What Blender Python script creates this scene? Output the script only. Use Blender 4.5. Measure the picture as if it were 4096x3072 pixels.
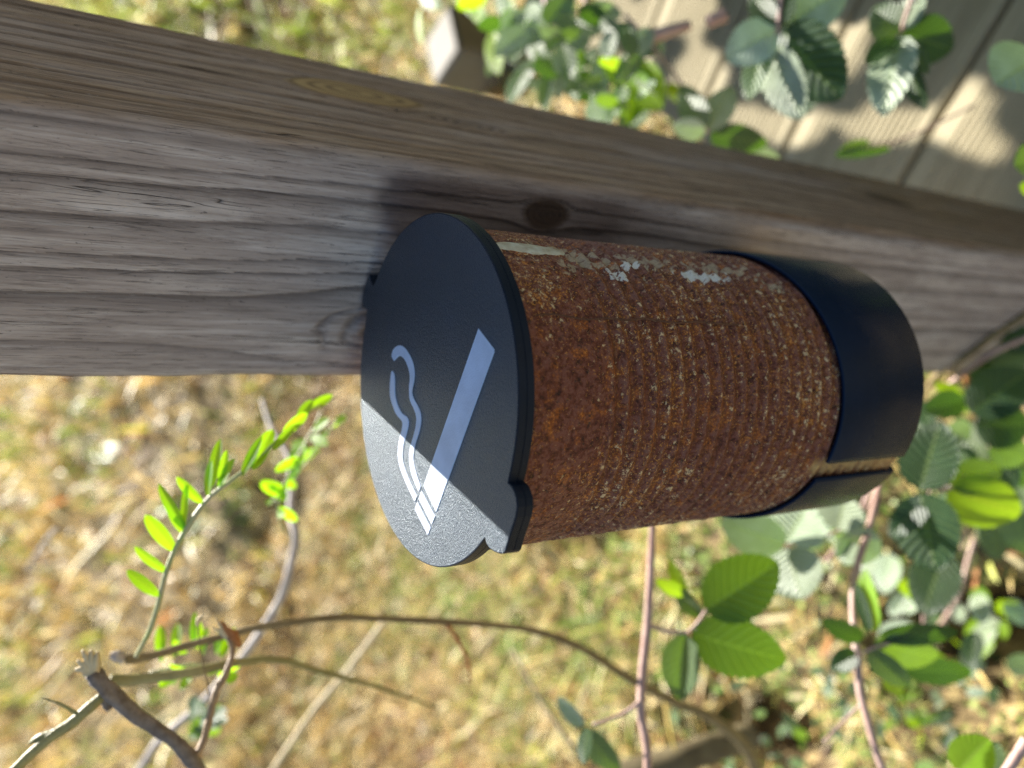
import bpy, math, random
import numpy as np
from mathutils import Vector, Matrix, noise as mnoise
random.seed(11); rng = np.random.default_rng(5)
scn = bpy.context.scene
col = scn.collection
for o in list(bpy.data.objects): bpy.data.objects.remove(o, do_unlink=True)

# ------------------------------------------------------------------ camera
R = 0.053                       # radius of the lid, metres
HC = 14.0*R                     # camera height above the ground
FPX, PITCH, ROLL = 3173.66, 0.560867, -0.0114801
_F = Vector((0, math.cos(PITCH), -math.sin(PITCH)))
_U0 = Vector((0, math.sin(PITCH), math.cos(PITCH))); _R0 = Vector((1, 0, 0))
_R = _R0*math.cos(ROLL) + _U0*math.sin(ROLL); _U = -_R0*math.sin(ROLL) + _U0*math.cos(ROLL)
CAM = Vector((0, 0, HC))
cd = bpy.data.cameras.new('camera'); cam = bpy.data.objects.new('camera', cd); col.objects.link(cam)
m = Matrix((-_U, _R, -_F)).transposed().to_4x4(); m.translation = CAM
cam.matrix_world = m
cd.sensor_fit = 'HORIZONTAL'; cd.lens = 6.86; cd.sensor_width = 6.86*4096/FPX
cd.clip_start = 0.01; cd.clip_end = 500
cd.dof.use_dof = True; cd.dof.focus_distance = 4.3*R; cd.dof.aperture_fstop = 1.6
scn.camera = cam

# ------------------------------------------------------------------ light
SUN_AZ, SUN_EL = math.radians(19), math.radians(34)
SUN = Vector((math.sin(SUN_AZ)*math.cos(SUN_EL), math.cos(SUN_AZ)*math.cos(SUN_EL), math.sin(SUN_EL)))
w = bpy.data.worlds.new('World'); scn.world = w; w.use_nodes = True
nt = w.node_tree; bg = nt.nodes['Background']
sky = nt.nodes.new('ShaderNodeTexSky'); sky.sky_type = 'NISHITA'; sky.sun_disc = False
sky.sun_elevation = SUN_EL; sky.sun_rotation = SUN_AZ; sky.air_density = 1.0; sky.dust_density = 0.6
nt.links.new(sky.outputs[0], bg.inputs[0]); bg.inputs[1].default_value = 0.060
sl = bpy.data.lights.new('sun', 'SUN'); sl.energy = 5.0; sl.angle = math.radians(0.53); sl.color = (1, 0.95, 0.86)
so = bpy.data.objects.new('sun', sl); col.objects.link(so); so.rotation_euler = SUN.to_track_quat('Z', 'Y').to_euler(); so.location = SUN*20
scn.view_settings.view_transform = 'Standard'; scn.view_settings.look = 'None'
scn.view_settings.exposure = 1.55; scn.view_settings.gamma = 1
scn.view_settings.use_curve_mapping = False
scn.cycles.use_denoising = True; scn.cycles.denoising_prefilter = 'NONE'
scn.cycles.max_bounces = 8; scn.cycles.transparent_max_bounces = 8

# ------------------------------------------------------------------ helpers
def ray(x, y):
    u = 3072-y; v = x
    return (_R*((u-1536)/FPX) - _U*((v-2048)/FPX) + _F)
def at(x, y, d):
    """point seen at photo pixel (x, y), at depth d metres along the view axis"""
    return CAM + ray(x, y)*d
def on_z(x, y, z):
    r = ray(x, y); return CAM + r*((z-HC)/r.z)

CX, CY = -0.0285846*R, 4.119243*R             # lid centre
YAW = -math.radians(37)
LZ = HC - 1.994666*R                          # lid top height
def loc2w(x, y, z): 
    c, s = math.cos(YAW), math.sin(YAW)
    return Vector((CX+c*x-s*y, CY+s*x+c*y, z))
def w2loc(p):
    c, s = math.cos(YAW), math.sin(YAW); dx, dy = p.x-CX, p.y-CY
    return (c*dx+s*dy, -s*dx+c*dy, p.z)

def tag(o, label=None, cat=None, group=None, kind=None):
    if label: o['label'] = label
    if cat: o['category'] = cat
    if group: o['group'] = group
    if kind: o['kind'] = kind
    return o
def empty(name, loc=(0, 0, 0), rz=0):
    o = bpy.data.objects.new(name, None); col.objects.link(o); o.location = loc; o.rotation_euler = (0, 0, rz)
    o.empty_display_size = 0.02
    return o
def mesh(name, V, F, mat, parent=None, smooth=True, uv=None, attrs=None):
    me = bpy.data.meshes.new(name)
    me.from_pydata([tuple(v) for v in V], [], F)
    if mat: me.materials.append(mat)
    if smooth:
        me.polygons.foreach_set('use_smooth', [True]*len(me.polygons))
    if uv is not None:
        l = me.uv_layers.new(name='UVMap'); vi = np.zeros(len(me.loops), 'i'); me.loops.foreach_get('vertex_index', vi)
        l.data.foreach_set('uv', np.asarray(uv, 'f')[vi].ravel())
    if attrs:
        for k, a in attrs.items():
            at_ = me.attributes.new(k, 'FLOAT', 'POINT'); at_.data.foreach_set('value', np.asarray(a, 'f'))
    me.update()
    o = bpy.data.objects.new(name, me); col.objects.link(o)
    if parent: o.parent = parent
    return o
def tube_data(pts, rad, n=10, wob=0.0, cap=True):
    """swept tube along a smooth curve through pts; rad a list of radii"""
    P = [Vector(p) for p in pts]
    Q, Rr = [], []
    for i in range(len(P)-1):
        p0 = P[max(i-1, 0)]; p1 = P[i]; p2 = P[i+1]; p3 = P[min(i+2, len(P)-1)]
        k = 6
        for j in range(k):
            t = j/k
            Q.append(0.5*((2*p1)+(p2-p0)*t+(2*p0-5*p1+4*p2-p3)*t*t+(3*p1-p0-3*p2+p3)*t**3))
            Rr.append(rad[i]*(1-t)+rad[i+1]*t)
    Q.append(P[-1]); Rr.append(rad[-1])
    V, F = [], []
    T = (Q[1]-Q[0]).normalized(); N = T.orthogonal().normalized()
    sd = random.random()*100
    for i, q in enumerate(Q):
        T = (Q[min(i+1, len(Q)-1)]-Q[max(i-1, 0)]).normalized()
        N = (N-T*N.dot(T)).normalized(); B = T.cross(N)
        for j in range(n):
            a = 2*math.pi*j/n
            r = Rr[i]*(1+wob*(mnoise.noise(Vector((i*0.5+sd, math.cos(a), math.sin(a))))))
            V.append(q+N*(r*math.cos(a))+B*(r*math.sin(a)))
    for i in range(len(Q)-1):
        for j in range(n):
            F.append((i*n+j, i*n+(j+1) % n, (i+1)*n+(j+1) % n, (i+1)*n+j))
    if cap:
        F.append(tuple(range(n))[::-1]); F.append(tuple((len(Q)-1)*n+j for j in range(n)))
    return V, F
def tube(name, pts, rad, mat, parent=None, n=10, wob=0.0):
    V, F = tube_data(pts, rad, n, wob)
    return mesh(name, V, F, mat, parent)

# ------------------------------------------------------------------ materials
class N:
    def __init__(s, name):
        s.m = bpy.data.materials.new(name); s.m.use_nodes = True; s.t = s.m.node_tree
        s.p = s.t.nodes['Principled BSDF']; s.out = s.t.nodes['Material Output']
    def n(s, typ, **kw):
        x = s.t.nodes.new(typ)
        for k, v in kw.items():
            if hasattr(x, k): setattr(x, k, v)
        return x
    def l(s, a, b): s.t.links.new(a, b)
    def noise(s, vec, scale, detail=4, rough=0.55, dist=0.0):
        x = s.n('ShaderNodeTexNoise'); x.inputs['Scale'].default_value = scale; x.inputs['Detail'].default_value = detail
        x.inputs['Roughness'].default_value = rough; x.inputs['Distortion'].default_value = dist
        if vec is not None: s.l(vec, x.inputs['Vector'])
        return x.outputs['Fac']
    def obj(s): return s.n('ShaderNodeTexCoord').outputs['Object']
    def scale(s, vec, sc):
        x = s.n('ShaderNodeMapping'); x.inputs['Scale'].default_value = sc; s.l(vec, x.inputs['Vector']); return x.outputs[0]
    def ramp(s, fac, stops, interp='LINEAR'):
        x = s.n('ShaderNodeValToRGB'); x.color_ramp.interpolation = interp
        e = x.color_ramp.elements
        while len(e) < len(stops): e.new(0.5)
        for i, (p, c) in enumerate(stops):
            e[i].position = p; e[i].color = (*c, 1) if not isinstance(c, (int, float)) else (c, c, c, 1)
        s.l(fac, x.inputs['Fac']); return x.outputs['Color']
    def mix(s, fac, a, b, mode='MIX'):
        x = s.n('ShaderNodeMix', data_type='RGBA', blend_type=mode)
        for sock, v in ((x.inputs[0], fac), (x.inputs[6], a), (x.inputs[7], b)):
            if isinstance(v, bpy.types.NodeSocket): s.l(v, sock)
            elif isinstance(v, (int, float)): sock.default_value = v if sock == x.inputs[0] else (v, v, v, 1)
            else: sock.default_value = (*v, 1)
        return x.outputs[2]
    def math(s, op, a, b=0.0, c=None):
        x = s.n('ShaderNodeMath', operation=op)
        for i, v in enumerate((a, b) if c is None else (a, b, c)):
            if isinstance(v, bpy.types.NodeSocket): s.l(v, x.inputs[i])
            else: x.inputs[i].default_value = v
        return x.outputs[0]
    def attr(s, name):
        x = s.n('ShaderNodeAttribute'); x.attribute_name = name; return x
    def bump(s, h, strength, dist, prev=None):
        x = s.n('ShaderNodeBump'); x.inputs['Strength'].default_value = strength; x.inputs['Distance'].default_value = dist
        s.l(h, x.inputs['Height'])
        if prev is not None: s.l(prev, x.inputs['Normal'])
        return x.outputs[0]
    def set(s, **kw):
        for k, v in kw.items():
            i = s.p.inputs[k.replace('_', ' ')]
            if isinstance(v, bpy.types.NodeSocket): s.l(v, i)
            else: i.default_value = (*v, 1) if isinstance(v, tuple) and len(v) == 3 else v

def mat_wood():
    M = N('weathered_wood'); o = M.obj()
    g = M.attr('grain').outputs['Fac']; kn = M.attr('knot').outputs['Fac']; sd = M.attr('side').outputs['Fac']; kd = M.attr('knotdark').outputs['Fac']
    big = M.noise(M.scale(o, (14, 14, 4)), 1.0, 4, 0.6)
    patch = M.noise(M.scale(o, (60, 60, 14)), 1.0, 5, 0.65)
    fib = M.noise(M.scale(o, (1500, 1500, 60)), 1.0, 5, 0.7, 0.3)
    fib2 = M.noise(M.scale(o, (430, 430, 26)), 1.0, 4, 0.65, 0.6)
    speck = M.noise(M.scale(o, (900, 900, 330)), 1.0, 3, 0.7)
    gray = M.mix(M.ramp(fib2, [(0.3, 0.0), (0.7, 1.0)]), (0.33, 0.265, 0.232), (0.52, 0.43, 0.385))
    gray = M.mix(M.ramp(patch, [(0.50, 0.0), (0.62, 0.7)]), gray, (0.66, 0.57, 0.52))
    brown = M.mix(M.ramp(fib2, [(0.3, 0.0), (0.7, 1.0)]), (0.20, 0.122, 0.072), (0.40, 0.270, 0.170))
    # the side face is browner; both wander
    f = M.math('ADD', M.math('MULTIPLY', sd, 0.80), M.math('MULTIPLY', M.math('SUBTRACT', patch, 0.5), 1.5))
    f = M.math('ADD', f, M.math('MULTIPLY', M.math('SUBTRACT', big, 0.5), 1.2))
    c = M.mix(M.ramp(f, [(0.05, 0.0), (0.85, 1.0)]), gray, brown)
    stk = M.noise(M.scale(o, (330, 330, 16)), 1.0, 5, 0.7, 0.4)
    c = M.mix(M.ramp(stk, [(0.54, 0.0), (0.68, 0.55)]), c, M.mix(sd, (0.72, 0.64, 0.60), (0.50, 0.37, 0.25)))
    c = M.mix(M.ramp(stk, [(0.34, 0.45), (0.44, 0.0)]), c, M.mix(sd, (0.14, 0.11, 0.10), (0.10, 0.06, 0.04)))
    late = M.mix(sd, (0.055, 0.040, 0.036), (0.055, 0.030, 0.020))
    c = M.mix(M.math('MULTIPLY', g, 0.88), c, late)
    c = M.mix(M.attr('shade_stain').outputs['Fac'], c, M.mix(1.0, c, (0.22, 0.185, 0.19), 'MULTIPLY'))
    # hair-fine cracks and flecks
    c = M.mix(M.ramp(fib, [(0.32, 0.8), (0.45, 0.0)]), c, (0.06, 0.047, 0.042))
    c = M.mix(M.ramp(speck, [(0.26, 0.7), (0.36, 0.0)]), c, (0.035, 0.03, 0.028))
    c = M.mix(M.ramp(speck, [(0.62, 0.0), (0.78, 0.35)]), c, (0.5, 0.46, 0.42))
    crk = M.noise(M.scale(o, (170, 170, 5)), 1.0, 3, 0.6, 0.8)
    crm = M.ramp(M.math('ABSOLUTE', M.math('SUBTRACT', crk, 0.5)), [(0.0, 1.0), (0.006, 0.0)])
    crm = M.math('MULTIPLY', crm, M.ramp(patch, [(0.45, 0.0), (0.58, 0.85)]))
    c = M.mix(crm, c, (0.03, 0.022, 0.02))
    kc = M.mix(fib2, (0.56, 0.38, 0.15), (0.24, 0.13, 0.05))
    kc = M.mix(M.math('MULTIPLY', g, 1.3), kc, (0.13, 0.07, 0.025))
    c = M.mix(kn, c, kc)
    c = M.mix(kd, c, (0.045, 0.026, 0.018))
    M.set(Base_Color=c, Roughness=0.78)
    M.p.inputs['Specular IOR Level'].default_value = 0.35
    b = M.bump(fib, 0.75, 0.0005); b = M.bump(fib2, 0.7, 0.0009, b); b = M.bump(speck, 0.6, 0.0004, b); b = M.bump(crm, 1.0, -0.0005, b)
    M.set(Normal=b)
    return M.m

def mat_rust():
    M = N('rusty_tin'); o = M.obj()
    n1 = M.noise(o, 440, 7, 0.72, 0.4); n2 = M.noise(o, 1350, 5, 0.75); n3 = M.noise(M.scale(o, (1, 1, 1)), 170, 4, 0.6)
    n4 = M.noise(o, 26, 3, 0.5)
    n5 = M.noise(M.scale(o, (1.0, 1.0, 1.0)), 520, 5, 0.75, 0.25)
    c = M.ramp(n1, [(0.34, (0.028, 0.006, 0.002)), (0.43, (0.12, 0.020, 0.006)), (0.50, (0.20, 0.040, 0.012)), (0.56, (0.25, 0.085, 0.058)), (0.66, (0.24, 0.045, 0.009))])
    patches = M.ramp(n3, [(0.54, 0.0), (0.62, 0.85)])
    c = M.mix(patches, c, M.mix(M.ramp(n2, [(0.4, 0.0), (0.6, 1.0)]), (0.13, 0.025, 0.004), (0.66, 0.18, 0.010)))
    n6 = M.noise(o, 620, 3, 0.6, 0.8)
    c = M.mix(M.ramp(n6, [(0.30, 0.9), (0.40, 0.0)]), c, (0.018, 0.005, 0.003))
    rib = M.attr('rib').outputs['Fac']
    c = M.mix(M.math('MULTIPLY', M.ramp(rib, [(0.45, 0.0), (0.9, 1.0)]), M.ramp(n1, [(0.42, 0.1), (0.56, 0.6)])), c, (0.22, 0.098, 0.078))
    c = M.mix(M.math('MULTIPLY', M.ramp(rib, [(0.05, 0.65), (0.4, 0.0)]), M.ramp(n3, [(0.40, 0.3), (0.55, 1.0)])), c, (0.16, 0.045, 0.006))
    n5 = M.math('ADD', n5, M.math('MULTIPLY', M.math('SUBTRACT', rib, 0.5), 0.06))
    fl = M.ramp(M.math('ADD', n2, M.math('MULTIPLY', M.math('SUBTRACT', n4, 0.5), 0.25)), [(0.57, 0.0), (0.61, 1.0)])
    c = M.mix(M.math('MULTIPLY', fl, 0.8), c, (0.80, 0.36, 0.06))
    fl2 = M.ramp(M.math('ADD', n5, M.math('MULTIPLY', M.math('SUBTRACT', n4, 0.5), 0.4)), [(0.605, 0.0), (0.65, 1.0)])
    c = M.mix(M.math('MULTIPLY', fl2, 0.9), c, (0.88, 0.66, 0.36))
    bl = M.attr('bare').outputs['Fac']
    bb = M.math('MULTIPLY', bl, M.ramp(n1, [(0.42, 1.0), (0.62, 0.25)]))
    c = M.mix(bb, c, (0.72, 0.48, 0.18))
    A_, Z_ = M.attr('ang').outputs['Fac'], M.attr('relz').outputs['Fac']
    rag = M.noise(o, 260, 4, 0.6, 0.6)
    def patch_(a0, ra, z0, rz, k):
        da = M.math('DIVIDE', M.math('ABSOLUTE', M.math('SUBTRACT', A_, a0)), ra); dz = M.math('DIVIDE', M.math('ABSOLUTE', M.math('SUBTRACT', Z_, z0)), rz)
        return M.math('ADD', M.math('SUBTRACT', 1.0, M.math('MAXIMUM', da, dz)), M.math('MULTIPLY', M.math('SUBTRACT', rag, 0.5), k))
    gl = None
    for a in ((88, 9, 0.72, 0.34, 5.5), (91, 5, 1.15, 0.35, 5), (90, 5, 1.75, 0.55, 5.5), (80, 4, 2.18, 0.14, 4)):
        q_ = patch_(*a); gl = q_ if gl is None else M.math('MAXIMUM', gl, q_)
    c = M.mix(M.ramp(gl, [(0.35, 0.0), (0.75, 0.75)]), c, M.mix(n2, (0.36, 0.24, 0.12), (0.72, 0.62, 0.42)))
    pp = None
    for a in ((83.5, 4.2, 1.60, 0.34, 3.4), (80, 4.5, 0.90, 0.16, 3.8), (86, 4, 1.02, 0.12, 3.8)):
        q_ = patch_(*a); pp = q_ if pp is None else M.math('MAXIMUM', pp, q_)
    c = M.mix(M.ramp(pp, [(0.50, 0.0), (0.66, 1.0)]), c, M.mix(n2, (0.90, 0.88, 0.84), (0.70, 0.64, 0.50)))
    M.set(Base_Color=c, Roughness=M.ramp(n1, [(0.35, 0.85), (0.6, 0.48)]))
    b = M.bump(n1, 0.9, 0.0014); b = M.bump(n2, 0.9, 0.0007, b); b = M.bump(n3, 0.6, 0.0020, b)
    M.set(Normal=b)
    M.p.inputs['Specular IOR Level'].default_value = 0.6
    return M.m

def mat_plastic(name, colr, rough, tex=1.0, lines=0.0, coat=0.0, spec=0.55, tint=(1, 1, 1)):
    M = N(name); o = M.obj()
    a = M.noise(M.scale(o, (900, 2300, 900)), 1.0, 4, 0.7, 0.5)
    b0 = M.noise(o, 60, 3, 0.5)
    c = M.mix(M.ramp(b0, [(0.35, 0.0), (0.7, 1.0)]), tuple(x*0.85 for x in colr), tuple(min(1, x*1.15) for x in colr))
    dust = M.noise(o, 3000, 2, 0.5)
    c = M.mix(M.ramp(dust, [(0.74, 0.0), (0.80, 0.35)]), c, (0.4, 0.38, 0.34))
    M.set(Base_Color=c, Roughness=rough)
    M.p.inputs['Specular IOR Level'].default_value = spec; M.p.inputs['Specular Tint'].default_value = (*tint, 1)
    M.p.inputs['Coat Weight'].default_value = coat; M.p.inputs['Coat Roughness'].default_value = 0.25
    b = M.bump(a, min(1, 0.7*tex), 0.0004*max(1, tex))
    if tex > 1: b = M.bump(M.noise(M.scale(o, (1500, 2400, 1500)), 1.0, 2, 0.6), 0.85, 0.00035, b)
    if lines:
        wv = M.n('ShaderNodeTexWave'); wv.bands_direction = 'Z'; wv.inputs['Scale'].default_value = 1/0.0004/6.283*3.14; wv.inputs['Distortion'].default_value = 0.6; wv.inputs['Detail'].default_value = 2
        M.l(o, wv.inputs['Vector'])
        b = M.bump(wv.outputs['Fac'], lines, 0.0002, b)
    M.set(Normal=b)
    return M.m

def mat_leaf(name, top, under, trans, tf=0.45, veins=9, vein_c=(0.22, 0.30, 0.08), rough=0.44, bump=1.0):
    M = N(name)
    uv = M.n('ShaderNodeTexCoord').outputs['UV']
    sp = M.n('ShaderNodeSeparateXYZ'); M.l(uv, sp.inputs[0]); U, V_ = sp.outputs[0], sp.outputs[1]
    av = M.math('ABSOLUTE', V_)
    # side veins slant forward to the edge; U runs base to tip, V -1..1 across
    ph = M.math('SUBTRACT', M.math('MULTIPLY', U, veins), M.math('MULTIPLY', av, veins*0.26))
    fr = M.math('ABSOLUTE', M.math('SUBTRACT', M.math('FRACT', ph), 0.5))      # 0 at a vein
    side = M.ramp(fr, [(0.0, 1.0), (0.09, 0.0)])
    midr = M.ramp(av, [(0.02, 1.0), (0.07, 0.0)])
    vein = M.math('MAXIMUM', side, midr)
    o = M.obj(); n1 = M.noise(o, 70, 4, 0.6); n2 = M.noise(o, 900, 3, 0.6)
    var = M.n('ShaderNodeObjectInfo').outputs['Random']
    t = M.mix(M.ramp(n1, [(0.3, 0.0), (0.7, 1.0)]), tuple(x*0.75 for x in top), tuple(x*1.3 for x in top))
    t = M.mix(M.math('MULTIPLY', vein, 0.55), t, vein_c)
    bf = M.n('ShaderNodeNewGeometry').outputs['Backfacing']
    un = M.mix(M.math('MULTIPLY', vein, 0.6), under, tuple(min(1, x*1.5) for x in under))
    c = M.mix(bf, t, un)
    hs = M.n('ShaderNodeHueSaturation'); M.l(c, hs.inputs['Color']); M.l(M.math('ADD', M.math('MULTIPLY', var, 0.5), 0.75), hs.inputs['Value'])
    M.l(M.math('ADD', M.math('MULTIPLY', var, 0.03), 0.485), hs.inputs['Hue'])
    M.set(Base_Color=hs.outputs[0], Roughness=rough)
    M.p.inputs['Specular IOR Level'].default_value = 0.5
    hgt = M.math('ADD', M.math('MULTIPLY', fr, 1.6), M.math('MULTIPLY', n2, 0.25))
    bp = M.bump(hgt, 0.55*bump, 0.0022)
    M.set(Normal=bp)
    tr = M.n('ShaderNodeBsdfTranslucent')
    tc = M.mix(M.math('MULTIPLY', vein, 0.5), trans, tuple(min(1, x*1.6) for x in trans))
    M.l(tc, tr.inputs['Color'])
    ms = M.n('ShaderNodeMixShader'); ms.inputs[0].default_value = tf
    M.l(M.p.outputs[0], ms.inputs[1]); M.l(tr.outputs[0], ms.inputs[2]); M.l(ms.outputs[0], M.out.inputs['Surface'])
    return M.m

def mat_stem(name, c1, c2, sc=120, rough=0.5, dark=None):
    M = N(name); o = M.obj(); n1 = M.noise(o, sc, 5, 0.65); n2 = M.noise(o, sc*9, 3, 0.6)
    c = M.mix(M.ramp(n1, [(0.35, 0.0), (0.65, 1.0)]), c1, c2)
    if dark: c = M.mix(M.ramp(n2, [(0.60, 0.0), (0.72, 0.7)]), c, dark)
    M.set(Base_Color=c, Roughness=rough); M.set(Normal=M.bump(n2, 0.5, 0.0006)); return M.m

def mat_vcol(name, rough=0.6, tf=0.35):
    M = N(name); a = M.attr('Col').outputs['Color']
    M.set(Base_Color=a, Roughness=rough); M.p.inputs['Specular IOR Level'].default_value = 0.4
    tr = M.n('ShaderNodeBsdfTranslucent'); M.l(a, tr.inputs['Color'])
    ms = M.n('ShaderNodeMixShader'); ms.inputs[0].default_value = tf
    M.l(M.p.outputs[0], ms.inputs[1]); M.l(tr.outputs[0], ms.inputs[2]); M.l(ms.outputs[0], M.out.inputs['Surface'])
    return M.m

def mat_ground():
    M = N('dry_meadow_soil'); o = M.obj()
    n1 = M.noise(o, 3.0, 5, 0.6); n2 = M.noise(o, 28, 6, 0.7); n3 = M.noise(o, 0.6, 4, 0.6)
    c = M.ramp(n2, [(0.36, (0.045, 0.03, 0.016)), (0.5, (0.17, 0.115, 0.05)), (0.62, (0.62, 0.46, 0.21))])
    c = M.mix(M.ramp(n1, [(0.48, 0.0), (0.68, 0.55)]), c, (0.14, 0.17, 0.05))
    c = M.mix(M.ramp(n3, [(0.5, 0.0), (0.7, 0.4)]), c, (0.36, 0.27, 0.13))
    M.set(Base_Color=c, Roughness=0.9); M.set(Normal=M.bump(n2, 0.8, 0.02)); return M.m

def mat_deck():
    M = N('pale_deck_timber'); o = M.obj()
    n1 = M.noise(M.scale(o, (8, 60, 60)), 1, 5, 0.65); n2 = M.noise(M.scale(o, (60, 700, 700)), 1, 4, 0.6); n3 = M.noise(o, 12, 3)
    c = M.mix(M.ramp(n1, [(0.3, 0.0), (0.7, 1.0)]), (0.30, 0.255, 0.155), (0.43, 0.37, 0.24))
    c = M.mix(M.ramp(n2, [(0.30, 0.5), (0.42, 0.0)]), c, (0.2, 0.16, 0.09))
    c = M.mix(M.ramp(n3, [(0.55, 0.0), (0.75, 0.35)]), c, (0.30, 0.28, 0.17))
    M.set(Base_Color=c, Roughness=0.8); M.set(Normal=M.bump(n2, 0.5, 0.0008)); return M.m

WOOD, RUST = mat_wood(), mat_rust()
LID = mat_plastic('black_textured_plastic', (0.004, 0.011, 0.028), 0.31, 1.4, spec=1.0, tint=(0.72, 0.88, 1.0))
RIM = mat_plastic('black_printed_plastic', (0.006, 0.012, 0.024), 0.38, 0.12, 0.3, spec=0.16)
HOLD = mat_plastic('black_satin_plastic', (0.007, 0.014, 0.032), 0.27, 0.05, 0.15, spec=0.16, tint=(0.45, 0.7, 1.0))
WHITE = mat_plastic('white_inlay_plastic', (0.57, 0.65, 0.79), 0.42, 0.8)
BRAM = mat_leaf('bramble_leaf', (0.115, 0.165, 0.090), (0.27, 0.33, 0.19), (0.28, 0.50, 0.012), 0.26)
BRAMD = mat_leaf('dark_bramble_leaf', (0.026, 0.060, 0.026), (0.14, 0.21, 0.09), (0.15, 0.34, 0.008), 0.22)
SILV = mat_leaf('silvery_sheen_bramble_leaf', (0.44, 0.52, 0.37), (0.46, 0.54, 0.39), (0.28, 0.45, 0.08), 0.25)  # silvery undersides; pale colour also stands in for sheen on sunlit leaves
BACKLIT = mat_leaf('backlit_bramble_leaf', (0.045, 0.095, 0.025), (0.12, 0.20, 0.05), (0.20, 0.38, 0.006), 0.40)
YOUNG = mat_leaf('young_yellow_green_leaf', (0.20, 0.36, 0.02), (0.24, 0.40, 0.04), (0.50, 0.80, 0.015), 0.55, bump=0.4)
VETCH = mat_leaf('bright_vetch_leaf', (0.14, 0.30, 0.015), (0.20, 0.36, 0.04), (0.46, 0.85, 0.01), 0.55, veins=14, bump=0.2)
PINK = mat_stem('pink_bramble_cane', (0.42, 0.25, 0.20), (0.52, 0.36, 0.30), 60, 0.45)
OLIVE = mat_stem('olive_bark', (0.22, 0.20, 0.07), (0.36, 0.32, 0.12), 90, 0.5, (0.12, 0.07, 0.04))
BARK = mat_stem('grey_brown_bark', (0.13, 0.095, 0.07), (0.27, 0.22, 0.18), 200, 0.65, (0.07, 0.045, 0.035))
TWIG = mat_stem('brown_twig', (0.17, 0.12, 0.05), (0.28, 0.21, 0.09), 90, 0.6, (0.10, 0.05, 0.03))
STRAW = mat_stem('straw', (0.62, 0.47, 0.25), (0.75, 0.62, 0.38), 150, 0.6)
PALE = mat_stem('pale_dead_stem', (0.40, 0.34, 0.30), (0.55, 0.48, 0.42), 60, 0.6)
ORANGE = mat_stem('orange_bract', (0.38, 0.13, 0.03), (0.50, 0.22, 0.07), 200, 0.6)
GREENST = mat_stem('green_stem', (0.34, 0.42, 0.14), (0.50, 0.42, 0.25), 60, 0.45)
LOGM = mat_stem('log_bark', (0.10, 0.075, 0.035), (0.20, 0.16, 0.08), 40, 0.85, (0.05, 0.035, 0.02))
GRASS = mat_vcol('dry_grass', 0.5, 0.3); CLOV = mat_vcol('small_green_leaves', 0.4, 0.35)
SOIL, DECK = mat_ground(), mat_deck()
GLUE = mat_stem('dried_glue', (0.62, 0.60, 0.48), (0.42, 0.34, 0.22), 260, 0.3)
LABELP = mat_stem('torn_label_paper', (0.80, 0.80, 0.80), (0.62, 0.60, 0.55), 300, 0.7)
COPPER = mat_stem('copper_screw', (0.55, 0.26, 0.12), (0.62, 0.34, 0.18), 200, 0.35)
STONE = mat_stem('pale_sawn_block', (0.13, 0.115, 0.09), (0.17, 0.15, 0.125), 30, 0.7)

# ------------------------------------------------------------------ terrain
HOL = [on_z(*p, 0.0) for p in ((1290, 1960), (1020, 2760), (1230, 2100), (2330, 2080), (3900, 2560), (3000, 2960), (330, 1860))]
def hgt(x, y):
    t = np.clip((y-1.3)/1.5, 0, 1)
    s = t*t*(3-2*t)
    base = s*0.20*(y-1.3)
    base = base + 0.025*np.sin(x*2.1+1)*np.cos(y*1.7) * np.clip(y-0.9, 0, 1)
    d2 = ((x+0.10)/0.12)**2+((y-0.50)/0.10)**2
    for q in HOL:
        base = base-0.17*np.exp(-(((x-q.x)/0.05)**2+((y-q.y)/0.09)**2))
    return base + 0.05*np.exp(-d2)
xs = np.concatenate([-np.geomspace(60, 2.2, 30), np.linspace(-2, 2, 121), np.geomspace(2.2, 60, 30)])
ys = np.concatenate([np.linspace(-6, -0.3, 10), np.linspace(-0.2, 3, 110), np.geomspace(3.1, 70, 40)])
X, Y = np.meshgrid(xs, ys); Z = hgt(X, Y)
V = np.stack([X.ravel(), Y.ravel(), Z.ravel()], 1); nx = len(xs)
F = [(j*nx+i, j*nx+i+1, (j+1)*nx+i+1, (j+1)*nx+i) for j in range(len(ys)-1) for i in range(nx-1)]
tag(mesh('ground', V, F, SOIL), 'dry meadow soil rising gently behind the post', kind='structure')

# ------------------------------------------------------------------ deck (runs along the back of the post, ends beside it)
DZ = HC-13.35*R
deck = empty('deck', loc2w(0, 0, 0), YAW); tag(deck, 'pale ribbed timber deck behind the brambles, right of the post', kind='structure')
def board_profile(w=0.140, th=0.028, pitch=0.0068, flat=0.013, depth=0.0017):
    pts = [(0.0, -th), (0.0, -0.003), (0.003, 0.0), (flat, 0.0)]
    y = flat
    while y+pitch < w-flat:
        pts += [(y+pitch*0.12, -depth*0.8), (y+pitch*0.22, -depth), (y+pitch*0.34, -depth*0.8), (y+pitch*0.46, 0.0), (y+pitch, 0.0)]
        y += pitch
    pts += [(w-0.003, 0.0), (w, -0.003), (w, -th)]
    return pts
prof = board_profile()
X0, X1 = -0.055, 1.1
def board_mesh():
    n = len(prof); V = []; F = []
    for x in (X0, X1):
        for (y, z) in prof: V.append((x, y, z))
    for i in range(n-1): F.append((i, i+n, i+n+1, i+1))
    F.append((n-1, 2*n-1, n, 0)); F.append(tuple(range(n))); F.append(tuple(range(2*n-1, n-1, -1)))
    return V, F
bv, bf_ = board_mesh()
b0 = mesh('deck_board', bv, bf_, DECK, deck, smooth=False)
yb = 0.288+0.0025
kk = 0
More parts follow.
